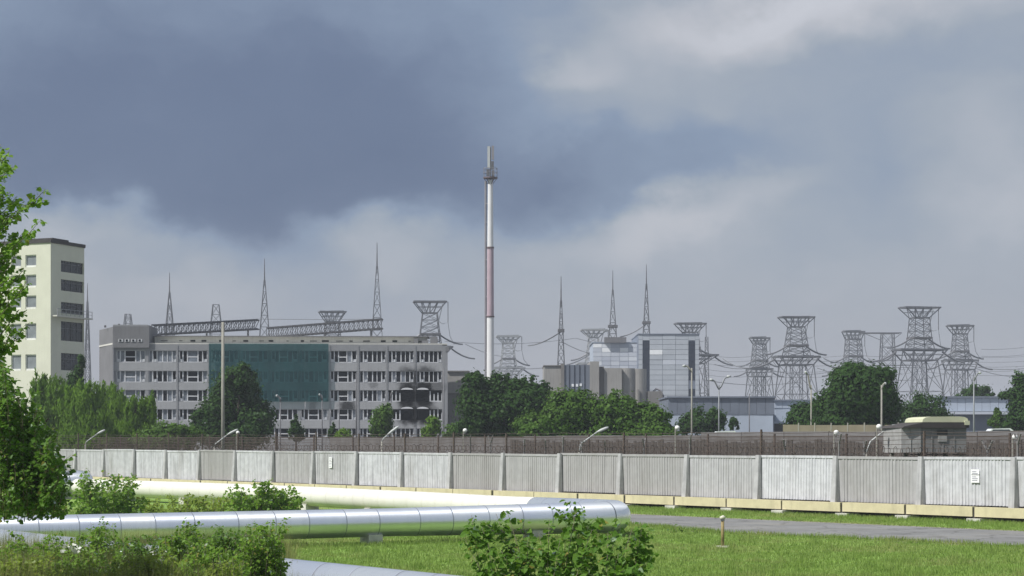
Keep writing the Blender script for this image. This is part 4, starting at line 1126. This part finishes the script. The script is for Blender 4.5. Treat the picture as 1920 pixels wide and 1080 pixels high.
camera_post(1568, 811, 108, 840, 'small white globe on a post below the round tree')
camera_post(1903, 819, 100, 840, 'small white globe at the far right edge')
def pole(x, ytop, Z, w0, label, arms=(), mtl='pole_concrete', cat='pole', heads=()):
    p = P(x, HY, Z); s_ = Z / F; z = HC + (HY - ytop) * s_
    o = thing('lamp_post' if (arms or heads) else 'utility_pole', label, 'lamp post' if (arms or heads) else cat, (p.x, Z, 0))
    MB().tube([(0, 0, 0), (0, 0, z)], [w0 * s_ / 2, w0 * s_ / 2 * 0.75], 10).build('shaft', mtl, o, True)
    for (dx_, dy_) in arms:
        c = [(0, 0, z - 8 * s_), (dx_ * .25 * s_, 0, z - 2 * s_), (dx_ * .6 * s_, 0, z + dy_ * .8 * s_), (dx_ * s_, 0, z + dy_ * s_)]
        ar = MB().tube(c, 0.09 * max(1, Z / 200), 6).build('arm', mtl, o, True)
        MB().tube([(dx_ * .85 * s_, 0, z + dy_ * .97 * s_), (dx_ * 1.25 * s_, 0, z + dy_ * 1.05 * s_)], [0.18 * Z / 200, .1 * Z / 200], 6).build('lamp_head', 'lamp_white', ar, True)
    return o
pole(418, 604, 165, 7.2, 'thick tall concrete pole in front of the office block')
pole(1348, 722, 210, 3.0, 'tall lamp post with two curved arms before the long shed', arms=((-14, 10), (18, 16)), mtl='galv_steel')
pole(1297, 690, 205, 3.6, 'lamp post in front of the clad tower strip', arms=((-14, 4),))
pole(1405, 738, 230, 2.4, 'thin dark post in front of the long shed', mtl='dark_steel')
pole(1521, 722, 200, 3.4, 'lamp post beside the left edge of the round tree', arms=((-10, 24),))
pole(1653, 722, 170, 4.2, 'pale post standing before the right side of the round tree', arms=((7, 3),))
pole(1826, 706, 190, 3.4, 'lamp post with a curved arm before the pale blue shed', arms=((11, 7),), mtl='galv_steel')
pole(604, 742, 240, 2.6, 'thin post before the right part of the netting', arms=((-5, 2),), mtl='dark_steel')
pole(668, 700, 230, 3.0, 'thin post before the fourth window bay from the end', mtl='dark_steel')
pole(636, 745, 245, 2.2, 'short thin post before the sooty ground floor windows', mtl='dark_steel')
pole(733, 738, 240, 2.2, 'thin post beside the small tree before the office', mtl='dark_steel', arms=((3, 3),))
pole(526, 745, 240, 2.4, 'thin post right of the big dark tree', arms=((-7, 3),), mtl='dark_steel')
pole(832, 690, 250, 3.0, 'pole at the right end of the office block', mtl='dark_steel')

def car(x, y, Z, label):
    p = P(x, HY, Z); o = thing('parked_car', label, 'car', (p.x, Z, HC + (HY - y) / F * Z - 1.5), 0, 'cars behind the inner wall')
    b = MB(); pr = [(-2.1, .35), (-2.1, .8), (-1.3, .92), (-.8, 1.45), (.9, 1.5), (1.6, .95), (2.1, .85), (2.1, .35)]
    b.add([(x_, -.85, z_) for x_, z_ in pr] + [(x_, .85, z_) for x_, z_ in pr], [tuple(range(8)), tuple(range(15, 7, -1))] + [(i, (i + 1) % 8, 8 + (i + 1) % 8, 8 + i) for i in range(8)])
    b.build('body', 'car_white', o)
    MB().add([(-1.15, -.87, .95), (1.3, -.87, .95), (.8, -.87, 1.38), (-.7, -.87, 1.38)], [(0, 1, 2, 3)]).build('side_window', 'car_glass', o)
    for xx in (-1.35, 1.35):
        for yy in (-.8, .8): MB().tube([(xx, yy - .1, .32), (xx, yy + .1, .32)], 0.32, 12).build('wheel', 'rubber', o)
# raised yard on which the cars stand, so their roofs clear the wall
yd = MB().box(-8, 60, 168, 196, 0.0, 3.3)
car(1358, 808, 180, 'white car roof showing above the inner wall below the long shed')
car(1872, 803, 176, 'white car roof showing above the inner wall at far right')
tag(yd.build('embankment', 'ground_grass'), kind='structure')

# bollard post on the lawn
p = P(1355, HY, 72); bp = thing('marker_post', 'short tan marker post with a pale cap on the lawn', 'post', (p.x, 72, 0))
MB().tube([(0, 0, 0), (0, 0, 1.14)], [0.065, 0.06], 10).build('shaft', 'post_tan', bp, True)
MB().box(-0.24, 0.24, -0.12, 0.12, 0.03, 0.10).build('base_plate', 'post_cap', bp)
MB().tube([(-0.1, 0, 1.16), (0.02, 0, 1.2), (0.1, 0, 1.18)], [0.06, 0.085, 0.05], 8).build('cap', 'post_cap', bp, True)
MB().box(-0.07, 0.07, -0.07, 0.07, 1.06, 1.14).build('collar', 'dark_steel', bp)

# ------------------------------------------------------------------ vegetation
def quads(cent, nrm, size, asp=0.7, hang=0.0):
    """leaf sized four sided faces with given centres and normals"""
    n = len(cent)
    r_ = NR.normal(size=(n, 3)); u = np.cross(nrm, r_)
    if hang: u = u / (np.linalg.norm(u, axis=1)[:, None] + 1e-9); u[:, 2] -= hang
    u /= np.linalg.norm(u, axis=1)[:, None] + 1e-9
    v = np.cross(nrm, u)
    s_ = size * NR.uniform(0.6, 1.3, n)[:, None]
    return np.stack([cent - u * s_, cent - v * s_ * asp, cent + u * s_, cent + v * s_ * asp], axis=1)
def crown(blobs, n, size, clump=0.26, droop=0.0):
    n = int(n * 1.7); size = size * 0.72; clump = clump * (0.65 if droop else 1.0)
    """leaf clumps spread through ellipsoids (x, y, z, rx, ry, rz)"""
    out = []
    vol = np.array([b[3] * b[5] for b in blobs]); vol = vol / vol.sum()
    for b, f_ in zip(blobs, vol):
        c = np.array(b[:3]); rr_ = np.array(b[3:6])
        k = max(9, int(f_ * n / 60))
        dirs = NR.normal(size=(k, 3)); dirs /= np.linalg.norm(dirs, axis=1)[:, None]
        cc_ = dirs * (NR.uniform(0.35, 1.0, (k, 1)) ** 0.55)
        m_ = int(f_ * n / k) + 1
        cr = clump * NR.uniform(0.6, 1.35, (k, 1, 1))
        off = NR.normal(size=(k, m_, 3)) * cr * 0.6
        if droop: off[:, :, 2] -= np.abs(NR.normal(size=(k, m_))) * droop
        q = (cc_[:, None, :] + off)
        pts = (q * rr_ + c).reshape(-1, 3)
        nr = (off / (np.linalg.norm(off, axis=2, keepdims=True) + 1e-9) + cc_[:, None, :] * 0.8 + NR.normal(size=off.shape) * 0.55)
        nr = nr.reshape(-1, 3); nr[:, 2] += 0.35
        nr /= np.linalg.norm(nr, axis=1)[:, None] + 1e-9
        pts[:, 2] = np.maximum(pts[:, 2], 0.15)
        out.append(quads(pts, nr, size * (1.25 if droop else 1), 0.35 if droop else 0.7, 1.6 if droop else 0))
    return np.concatenate(out)
def tree(name, label, Z, blobs, n, size, leaf, cat='tree', group=None, bark='bark', clump=0.28, droop=0.0, trunk=True, depth=0.9):
    """blobs in picture pixels (x, y, rx, ry); each gets its own distance around Z"""
    s_ = Z / F
    bx = sum(b[0] for b in blobs) / len(blobs); p = P(bx, HY, Z)
    o = thing(name, label, cat, (p.x, Z, 0), 0, group)
    bl = []
    wid = max(b[2] for b in blobs) * s_
    for (x, y, rx, ry) in blobs:
        q = P(x, y, Z); bl.append((q.x - p.x, R.uniform(-0.5, 0.5) * wid * (0 if len(blobs) == 1 else 1), q.z, rx * s_, max(rx, ry * .6) * s_ * depth, ry * s_))
    put('crown', npmesh('crown', crown(bl, n, size, clump, droop), 4, leaf), o)
    if trunk:
        t_ = MB(); zt = max(b[2] for b in bl); r0 = 0.05 * zt * 0.5 + 0.06
        mid_ = Vector((R.uniform(-.2, .2), 0, zt * 0.35))
        t_.tube([(0, 0, 0), mid_, (mid_.x * 1.5, 0.1, zt * 0.8)], [r0, r0 * 0.75, r0 * 0.3], 8)
        for b in bl:
            e = Vector(b[:3]) + Vector((0, 0, b[5] * 0.5)); c = (mid_ + e) / 2 + Vector((0, 0, -0.3))
            t_.tube([mid_, c, e], [r0 * 0.55, r0 * 0.35, r0 * 0.08], 6)
        t_.build('trunk', bark, o, True)
    return o
G1 = 'trees in front of the buildings'
tree('willow_tree', 'light green feathery tree left of the yellow block corner', 200, [(95, 775, 34, 58), (112, 740, 24, 40), (80, 735, 20, 40), (88, 820, 42, 36)], 9000, 0.26, 'leaf_willow', group=G1, droop=0.3)
tree('willow_tree', 'light green drooping tree in front of the yellow block', 192, [(148, 785, 40, 50), (168, 752, 30, 44), (132, 748, 24, 36), (160, 825, 56, 30), (182, 790, 34, 44)], 12000, 0.26, 'leaf_willow', group=G1, droop=0.3)
tree('dark_spruce', 'narrow dark tree between the yellow block and the stair head', 215, [(146, 712, 12, 28), (152, 684, 6, 20), (140, 730, 16, 30)], 2600, 0.26, 'leaf_clouded', group=G1)
tree('willow_tree', 'light green feathery tree below the stair head', 205, [(215, 785, 38, 52), (200, 745, 24, 36), (226, 770, 26, 42), (222, 825, 56, 32)], 11000, 0.26, 'leaf_willow', group=G1, droop=0.3)
tree('willow_tree', 'light green feathery tree before the left office windows', 198, [(266, 790, 30, 46), (250, 815, 44, 34), (280, 762, 16, 30), (255, 775, 20, 34)], 8500, 0.26, 'leaf_willow', group=G1, droop=0.3)
tree('shrub_row', 'low green shrubs between the willows and the big dark tree', 190, [(325, 815, 38, 26), (300, 825, 40, 22), (355, 822, 26, 22)], 4500, 0.24, 'leaf_mid', cat='shrub')
tree('dark_tree', 'big dark rounded tree behind the tall concrete pole', 215, [(440, 745, 44, 48), (405, 790, 38, 42), (478, 790, 36, 40), (455, 710, 28, 26), (440, 815, 62, 28)], 15000, 0.28, 'leaf_clouded', group=G1)
tree('small_conifer', 'small cone shaped tree before the office ground floor', 225, [(555, 812, 15, 16), (555, 799, 9, 13), (555, 788, 4, 9)], 1800, 0.2, 'leaf_clouded', group=G1)
tree('small_conifer', 'tiny dark cone tree right of the small cone tree', 228, [(624, 814, 8, 14), (624, 802, 4, 9)], 700, 0.2, 'leaf_clouded', group=G1)
tree('brown_shrub', 'brownish green shrub before the office ground floor', 226, [(645, 816, 14, 12)], 900, 0.2, 'leaf_willow', cat='shrub')
tree('small_tree', 'small mid green tree in front of the office windows', 220, [(718, 790, 20, 26), (710, 800, 18, 20), (724, 772, 12, 14)], 3600, 0.22, 'leaf_mid', group=G1)
tree('small_tree', 'small yellowish green tree beside the burnt windows', 225, [(812, 800, 15, 18), (803, 812, 12, 12)], 1900, 0.2, 'leaf_willow', group=G1)
tree('shrub_row', 'low shrubs before the right end of the office', 224, [(850, 815, 26, 16), (880, 820, 26, 16)], 1800, 0.22, 'leaf_mid', cat='shrub')
tree('poplar_clump', 'large dark tree with upright tufts right of the office block', 205,
     [(900, 765, 42, 48), (945, 772, 52, 48), (992, 768, 42, 46), (888, 722, 19, 26), (915, 728, 18, 26), (940, 722, 17, 24), (966, 730, 18, 24), (992, 724, 16, 24), (1014, 742, 17, 26), (895, 805, 44, 24), (955, 815, 60, 22)], 20000, 0.27, 'leaf_clouded', group=G1)
tree('round_shrub', 'rounded green bush tree at the right foot of the dark tufted tree', 190, [(1055, 778, 38, 42), (1085, 765, 36, 34), (1010, 800, 40, 26), (1060, 812, 60, 24)], 11000, 0.26, 'leaf_mid', group=G1)
tree('round_shrub', 'wide green bush tree below the concrete building', 188, [(1150, 775, 40, 36), (1185, 790, 40, 34), (1225, 795, 34, 32), (1150, 812, 56, 22), (1220, 815, 46, 20)], 13000, 0.26, 'leaf_mid', group=G1)
tree('dark_tree', 'dark low tree in front of the long shed', 235, [(1320, 790, 34, 26), (1345, 785, 18, 20), (1295, 800, 24, 20)], 3600, 0.28, 'leaf_clouded', group=G1)
tree('dark_tree', 'small round dark tree at the right end of the long shed', 240, [(1376, 797, 9, 12)], 600, 0.22, 'leaf_clouded', group=G1)
tree('round_tree', 'large round dark green tree in front of the pylons', 200, [(1612, 735, 56, 46), (1580, 765, 46, 42), (1645, 765, 46, 42), (1600, 705, 36, 22), (1640, 715, 30, 24), (1610, 795, 74, 24)], 21000, 0.28, 'leaf_clouded', group=G1)
tree('dark_tree', 'dark spreading tree left of the large round tree', 212, [(1505, 785, 32, 26), (1535, 775, 26, 26), (1525, 800, 46, 18)], 5500, 0.27, 'leaf_clouded', group=G1)
tree('pale_tree', 'thin greyish green tree under the largest pylon', 235, [(1735, 770, 36, 30), (1710, 780, 22, 24), (1762, 785, 26, 22)], 3200, 0.26, 'leaf_clouded', group=G1)
tree('dark_tree', 'small dark tree behind the pale blue shed', 330, [(1832, 738, 26, 18), (1812, 742, 16, 12), (1848, 743, 14, 10)], 2200, 0.36, 'leaf_clouded', group=G1)
tree('dark_tree', 'tall dark tree cut by the right edge of the picture', 225, [(1915, 735, 24, 36), (1925, 775, 34, 36), (1890, 742, 16, 10), (1900, 790, 26, 18)], 5500, 0.27, 'leaf_clouded', group=G1)
tree('small_conifer', 'small cone shaped tree in front of the pale blue shed', 230, [(1868, 790, 13, 16), (1868, 775, 7, 11)], 1500, 0.22, 'leaf_mid', group=G1)
# far tree belts that close the view at ground level
for k, (x0, x1, y, Z, lab) in enumerate(((-60, 240, 800, 420, 'far dark tree belt behind the yellow block'), (1060, 1540, 806, 520, 'far dark tree belt behind the sheds'), (1700, 2060, 790, 480, 'far dark tree belt behind the right pylons'))):
    bl = [(x, y + R.uniform(-8, 8), 26, 26) for x in range(x0, x1, 30)]
    tree('tree_belt', lab, Z, bl, 3800, 0.55, 'leaf_clouded', cat='tree belt', trunk=False)

# leaf shape for near plants: broad pointed poplar leaf, folded along its rib
LEAF = np.array([(0, 0, 0), (0.46, 0.18, 0.10), (0.50, 0.42, 0.12), (0.22, 0.78, 0.05), (0, 1.0, -0.06), (-0.22, 0.78, 0.05), (-0.50, 0.42, 0.12), (-0.46, 0.18, 0.10)])
def leaves(base, axis, nrm, size):
    """one 8 sided leaf per base point, growing along axis"""
    n = len(base)
    axis = axis / (np.linalg.norm(axis, axis=1)[:, None] + 1e-9)
    side = np.cross(axis, nrm); side /= np.linalg.norm(side, axis=1)[:, None] + 1e-9
    up = np.cross(side, axis)
    s_ = (size * NR.uniform(0.38, 1.32, n))[:, None, None]
    L = LEAF[None] * s_
    v = base[:, None, :] + L[:, :, 0:1] * side[:, None, :] + L[:, :, 1:2] * axis[:, None, :] + L[:, :, 2:3] * up[:, None, :]
    # two halves share the rib, so the fold catches the light
    a = v[:, [0, 1, 2, 3, 4]]; b = v[:, [0, 4, 5, 6, 7]]
    return np.stack([a, b], axis=1).reshape(-1, 5, 3)
def shoots(o, specs, leafsize, per_m, leaf, bark='bark_pale', side=0.5, wild=0.7, r0=0.014, name='leaves'):
    """woody shoots [(base, tip)] in local metres, with side twigs and leaves along them"""
    st = MB(); bases = []; axes = []
    def clothe(pts, dens, start):
        for a, b in zip(pts, pts[1:]):
            L = (b - a).length; k = max(1, int(L * dens * R.uniform(0.8, 1.2)))
            for _ in range(k):
                f_ = R.random(); q = a.lerp(b, f_)
                ang = R.uniform(0, 2 * math.pi)
                out = Vector((math.cos(ang), math.sin(ang), R.uniform(-0.5, 0.5)))
                pet = out.normalized() * leafsize * R.uniform(0.3, 0.8)
                bases.append(q + pet); axes.append(out + Vector((0, 0, R.uniform(-0.9, 0.25))))
    for (a, b) in specs:
        a = Vector(a); b = Vector(b); L = (b - a).length
        bend = Vector((R.uniform(-1, 1), R.uniform(-1, 1), 0)) * L * 0.08
        pts = [a, a.lerp(b, .35) + bend, a.lerp(b, .7) + bend * .8, b]
        st.tube(pts, [r0, r0 * .75, r0 * .45, r0 * .2], 5)
        clothe(pts[1:] if L > 1.2 else pts, per_m, 0)
        nt = int(L * side * 3)
        for _ in range(nt):
            f_ = R.uniform(0.25, 0.95); q = a.lerp(b, f_) + bend * math.sin(math.pi * f_)
            ang = R.uniform(0, 2 * math.pi); l_ = L * R.uniform(0.10, 0.26) * wild
            e = q + Vector((math.cos(ang) * l_, math.sin(ang) * l_, l_ * R.uniform(0.2, 1.0)))
            st.tube([q, e], [r0 * .4, r0 * .12], 4); clothe([q, q.lerp(e, .5), e], per_m * 1.2, 0)
    st.build('stems', bark, o, True)
    bs_ = np.array([tuple(v) for v in bases]); ax = np.array([tuple(v) for v in axes])
    nr = NR.normal(size=bs_.shape) * 0.5 + np.array((-0.25, -0.35, 0.75))
    put(name, npmesh(name, leaves(bs_, ax, nr, leafsize), 5, leaf), o)
    return len(bases)

# young poplar in the middle foreground
Zb = 23.0; sb = Zb / F
p = P(1040, HY, Zb); bo = thing('poplar_sapling', 'leafy young poplar bush in the middle foreground before the pipe bend', 'bush', (p.x, Zb, 0))
sp = []
for (x, y) in ((884, 958), (905, 985), (930, 955), (950, 948), (980, 965), (1010, 990), (1030, 968), (1062, 965), (1080, 950), (1088, 945), (1110, 985), (1140, 990), (1165, 968), (1185, 985), (1205, 972), (1216, 988), (1195, 1010), (870, 1000), (1120, 1005), (990, 1000), (915, 1010), (1050, 1005), (1160, 1030), (1080, 1020), (940, 1025), (1205, 1020)):
    tp = P(x, y + 8, Zb + R.uniform(-0.5, 0.5)); tp -= Vector((p.x, Zb, 0))
    rt = Vector((tp.x * 0.35 + R.uniform(-.12, .12), tp.y * 0.3, 1.2)); sp.append((rt, tp))
    sp.append((Vector((rt.x * .3, rt.y * .3, 0)), rt)) if len(sp) % 3 == 0 else None
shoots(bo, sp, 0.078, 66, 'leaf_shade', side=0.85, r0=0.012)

# large tree at the left edge
Zt = 30.0; stt = Zt / F
p = P(-75, HY, Zt); lo = thing('poplar_tree', 'tall leafy poplar tree cut by the left edge of the picture', 'tree', (p.x, Zt, 0))
MB().tube([(0, 0, 0), (0.05, 0, 3), (0.1, 0, 6), (0.05, 0, 9.2)], [0.17, 0.14, 0.09, 0.03], 10).build('trunk', 'bark_pale', lo, True)
sp = []
for (x, y) in ((18, 282), (5, 300), (25, 312), (2, 270), (70, 372), (48, 385), (30, 395), (15, 410), (58, 435), (35, 455), (12, 480), (45, 505), (50, 528), (30, 545), (15, 575), (25, 605), (38, 622), (10, 650),
               (-10, 330), (-8, 380), (-5, 430), (-10, 520), (-12, 600), (-4, 560), (5, 350), (12, 440), (18, 540), (0, 500), (6, 620), (20, 360), (30, 375), (40, 440), (28, 480), (20, 520), (36, 580), (-6, 400), (-2, 460), (8, 590), (-8, 640), (14, 300)):
    tp = P(x, y, Zt + R.uniform(-0.8, 0.8)) - Vector((p.x, Zt, 0))
    rt = Vector((0.08, 0, max(1.5, tp.z - R.uniform(0.7, 1.3)))); sp.append((rt, tp))
shoots(lo, sp, 0.085, 62, 'leaf_fresh', side=0.9, r0=0.02)
# the denser lower growth of the same edge: separate bushes
def bush(name, label, Z, spots, xb, leafsize, per_m, leaf, side=0.8, spread=0.5, r0=0.012, group=None, low=None, wild=0.8, zmin=0.0):
    p = P(xb, HY, Z); o = thing(name, label, 'bush', (p.x, Z, 0), 0, group); sp = []
    for (x, y) in spots:
        tp = P(x, y, Z + R.uniform(-spread, spread)) - Vector((p.x, Z, 0))
        zb = max(zmin, tp.z - R.uniform(1.0, 1.7)) if low is None else low
        if zb > tp.z - 0.25: zb = tp.z - 0.25
        rt = Vector((tp.x * 0.7 + R.uniform(-.15, .15), tp.y * 0.6, zb)); sp.append((rt, tp))
        if R.random() < 0.3 and not zmin: sp.append((Vector((rt.x * .5, rt.y * .5, 0)), rt))
    shoots(o, sp, leafsize, per_m, leaf, side=side, r0=r0, wild=wild)
    if zmin:
        tk = MB()
        for q in range(6): tk.tube([(-1.15, 0, 0), (-1.1, 0, zmin * .5), (R.uniform(-1.0, -.6), R.uniform(-.4, .4), zmin + .2), (R.uniform(-.9, .7), R.uniform(-.5, .5), zmin + R.uniform(0.9, 1.8))], [0.11, 0.09, 0.04, 0.015], 6)
        tk.build('trunk', 'bark', o, True)
    return o
def cloudspots(n, x0, x1, ytop, ybot, skew=1.6):
    out = []
    for _ in range(n):
        x = R.uniform(x0, x1); f_ = (x - x0) / (x1 - x0)
        yt = ytop(f_) if callable(ytop) else ytop
        out.append((x, yt + (ybot - yt) * R.random() ** skew))
    return out
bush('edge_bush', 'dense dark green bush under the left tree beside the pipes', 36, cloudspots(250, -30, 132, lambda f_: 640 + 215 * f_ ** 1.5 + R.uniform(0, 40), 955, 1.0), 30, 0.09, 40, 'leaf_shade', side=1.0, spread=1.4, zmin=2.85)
bush('pipe_bush', 'bright green bush between the two pipe runs at left', 84, cloudspots(90, 140, 266, lambda f_: 868 + 20 * abs(f_ - .4) + R.uniform(0, 18), 962, 1.1), 200, 0.15, 22, 'leaf_fresh', side=1.0, spread=1.2)
bush('pipe_bush', 'bright green bush in front of the cream pipe, left of its middle', 84, cloudspots(90, 424, 566, lambda f_: 893 + 22 * abs(f_ - .45) + R.uniform(0, 16), 955, 1.0), 495, 0.15, 22, 'leaf_fresh', side=1.0, spread=1.0)
bush('low_bush', 'low yellowish weeds between the pipe runs left of the second bush', 88, cloudspots(110, 250, 430, lambda f_: 922 + R.uniform(0, 14), 962, 1.0), 340, 0.14, 18, 'leaf_lime', side=0.8, spread=2.0)
# weed thicket bottom left, bush by bush
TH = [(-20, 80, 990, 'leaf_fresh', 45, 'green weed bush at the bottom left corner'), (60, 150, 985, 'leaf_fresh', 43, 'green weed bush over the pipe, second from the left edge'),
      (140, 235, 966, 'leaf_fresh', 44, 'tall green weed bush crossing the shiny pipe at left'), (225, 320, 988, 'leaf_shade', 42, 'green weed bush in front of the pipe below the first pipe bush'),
      (300, 400, 966, 'leaf_fresh', 41, 'leafy weed bush in front of the pipe left of its clear part'), (390, 465, 968, 'leaf_shade', 41, 'dense green weed bush near the end of the thicket'),
      (450, 528, 968, 'leaf_fresh', 40, 'rightmost leafy bush of the bottom left thicket')]
TH += [(-20, 110, 1022, 'leaf_lime', 39, 'olive green weed bush lowest in the bottom left corner'), (100, 230, 1015, 'leaf_fresh', 39, 'low weed bush below the white flowers at left'),
       (220, 340, 1020, 'leaf_lime', 38, 'low olive weed bush under the middle of the thicket'), (330, 460, 1008, 'leaf_fresh', 38, 'low bright weed bush under the thicket end')]
for k, (x0, x1, yt, leaf, Z, lab) in enumerate(TH):
    bush('weed_bush', lab, Z, cloudspots(95 if k < 4 else 125, x0, x1, lambda f_: yt + 22 * abs(f_ - .5) + R.uniform(0, 30), 1085, 0.85), (x0 + x1) / 2, 0.074, 46, leaf, side=0.9, spread=1.0, group='thicket in the bottom left corner', low=0.55 if k < 7 else 0.9)
bush('lime_weed', 'yellow green weed at the bottom below the thicket end', 37, cloudspots(34, 385, 450, lambda f_: 1030 + R.uniform(0, 15), 1090, 0.9), 415, 0.07, 34, 'leaf_lime', side=0.8, spread=0.5)
bush('lime_weed', 'yellow green weeds low in the bottom left corner', 37, cloudspots(44, 60, 260, lambda f_: 1040 + R.uniform(0, 15), 1090, 0.9), 160, 0.06, 34, 'leaf_lime', side=0.8, spread=0.5)

# ------------------------------------------------------------------ grass
def blades(n, fx, h0, h1, wd, name, leaf, lean=0.5, parent=None):
    xs_, ys_ = fx(n); k = len(xs_)
    h = NR.uniform(h0, h1, k); a = NR.uniform(0, 2 * math.pi, k)
    wv = np.stack([np.cos(a), np.sin(a), np.zeros(k)], 1) * (wd * NR.uniform(0.6, 1.3, k))[:, None]
    base = np.stack([xs_, ys_, np.zeros(k)], 1)
    b = NR.uniform(0, 2 * math.pi, k); ln_ = lean * NR.uniform(0, 1, k) * h
    tip = base + np.stack([np.cos(b) * ln_, np.sin(b) * ln_, h], 1)
    return put(name, npmesh(name, np.stack([base - wv, base + wv, tip], 1), 3, leaf), parent)
def inside(x, y, poly):
    c = np.zeros(len(x), bool); n = len(poly)
    for i in range(n):
        x0, y0 = poly[i]; x1, y1 = poly[(i + 1) % n]
        if y0 == y1: continue
        hit = ((y0 > y) != (y1 > y)) & (x < (x1 - x0) * (y - y0) / (y1 - y0) + x0); c ^= hit
    return c
roadpoly = far + near[::-1]
def lawn(n):
    y = 50 + 62 * NR.random(n) ** 1.25; x = NR.uniform(-0.285, 0.285, n) * y
    keep = ~inside(x, y, roadpoly); keep &= (x - PX0) * NO.x + (y - PY0) * NO.y > 0.8
    return x[keep], y[keep]
tag(blades(300000, lawn, 0.04, 0.13, 0.018, 'lawn_grass', 'blade_green'), 'short mown green grass of the lawn beside the road', 'grass', kind='stuff')
def tufts(n):
    k = n // 60
    cy = 52 + 56 * NR.random(k) ** 1.2; cx = NR.uniform(-0.27, 0.28, k) * cy
    x = np.repeat(cx, 60) + NR.normal(size=k * 60) * 0.16; y = np.repeat(cy, 60) + NR.normal(size=k * 60) * 0.16
    keep = ~inside(x, y, roadpoly); keep &= (x - PX0) * NO.x + (y - PY0) * NO.y > 0.8
    return x[keep], y[keep]
tag(blades(30000, tufts, 0.08, 0.34, 0.012, 'grass_tufts', 'blade_green', 0.6), 'scattered taller tufts of grass in the lawn', 'grass', kind='stuff')
def verge(n):
    s_ = NR.uniform(8, 20, n); d = np.where(NR.random(n) < .5, NR.uniform(0.75, 3.6, n), 0.7 + np.abs(NR.normal(size=n)) * .4)
    x = PX0 + s_ * DX + NO.x * d; y = PY0 + s_ * DY + NO.y * d
    keep = ~inside(x, y, roadpoly)
    return x[keep], y[keep]
tag(blades(30000, verge, 0.05, 0.24, 0.02, 'verge_grass', 'blade_green', 0.6), 'uneven grass along the foot of the wall', 'grass', kind='stuff')
def roadside(n):
    seg = NR.integers(0, len(near) - 3, n); f_ = NR.random(n); A = np.array(near)
    p = A[seg] * (1 - f_)[:, None] + A[seg + 1] * f_[:, None]; d = A[seg + 1] - A[seg]; d = d / np.linalg.norm(d, axis=1)[:, None]
    w_ = 0.15 + 0.35 * np.sin(p[:, 0] * 1.7) * np.sin(p[:, 1] * 0.9 + 1)
    off = np.abs(NR.normal(size=n)) * 0.35 - w_
    return p[:, 0] - d[:, 1] * off, p[:, 1] + d[:, 0] * off
tag(blades(16000, roadside, 0.05, 0.26, 0.016, 'roadside_grass', 'blade_green', 0.6), 'ragged grass creeping over the near edge of the road', 'grass', kind='stuff')
def under(n):
    f_ = NR.random(n); x = -14 + 18.5 * f_; y = 70.1 + (80.3 - 70.1) * f_ - 0.7 + NR.normal(size=n) * 0.3
    return x, y
tag(blades(7000, under, 0.06, 0.24, 0.014, 'pipe_grass', 'blade_green', 0.5), 'long grass fringe along the foot of the shiny pipe', 'grass', kind='stuff')
def dry(n):
    y = 43 + 13 * NR.random(n); xp = -30 + 570 * NR.random(n)
    x = (xp - 960) / F * y
    return x, y
tag(blades(34000, dry, 0.6, 1.7, 0.013, 'dry_grass', 'blade_dry', 0.35), 'tall dry olive grass of the bottom left corner', 'grass', kind='stuff')
def frontgrass(n):
    y = 35 + 7 * NR.random(n); xp = -30 + 460 * NR.random(n)
    return (xp - 960) / F * y, y
tag(blades(16000, frontgrass, 0.9, 1.95, 0.010, 'front_grass', 'blade_dry', 0.4), 'nearest olive brown grass stalks in the bottom left corner', 'grass', kind='stuff')
def dry2(n):
    f_ = NR.random(n); x = -7.0 + 6.2 * f_ + NR.normal(size=n) * .3; y = 45 - 8 * f_ - 1.2 + NR.normal(size=n) * 0.5
    return x, y
tag(blades(5000, dry2, 0.6, 1.35, 0.012, 'pale_stalks', 'blade_dry', 0.4), 'pale dry stalks in front of the foreground pipe', 'grass', kind='stuff')
fl = []
for (x0, x1, y0, y1, n) in ((115, 150, 1018, 1035, 26), (265, 365, 1025, 1065, 60), (455, 480, 1040, 1060, 20)):
    for _ in range(n): fl.append(tuple(P(R.uniform(x0, x1), R.uniform(y0, y1), 42 + R.uniform(-2, 2))))
fl = np.array(fl); nr = NR.normal(size=fl.shape); nr[:, 1] -= 1; nr /= np.linalg.norm(nr, axis=1)[:, None]
tag(put('wild_flowers', npmesh('wild_flowers', quads(fl, nr, 0.05, 0.9), 4, 'flower')), 'small white wild flowers among the bottom left weeds', 'flowers', kind='stuff')
wd = bush('road_weed', 'low weed clump at the near edge of the road', 84, [(1262, 985), (1275, 988), (1290, 990), (1300, 992), (1310, 993), (1255, 990)], 1280, 0.13, 16, 'leaf_mid', spread=0.4, low=0.05)

# ------------------------------------------------------------------ air
hb_ = MB().box(-1600, 1600, -200, 2600, -1.0, 66.0)
hm = bpy.data.materials.new('haze'); hm.use_nodes = True
ht = NT(hm.node_tree); ht.n.clear()
pv = ht.new('ShaderNodeVolumePrincipled'); pv.inputs['Color'].default_value = (0.74, 0.80, 0.90, 1); pv.inputs['Density'].default_value = 0.00029; pv.inputs['Anisotropy'].default_value = 0.0
ho = ht.new('ShaderNodeOutputMaterial'); ht.l.new(pv.outputs[0], ho.inputs['Volume']); MATS['haze'] = hm
tag(hb_.build('haze', 'haze'), 'thin grey summer haze over the whole plant', 'haze', kind='stuff')
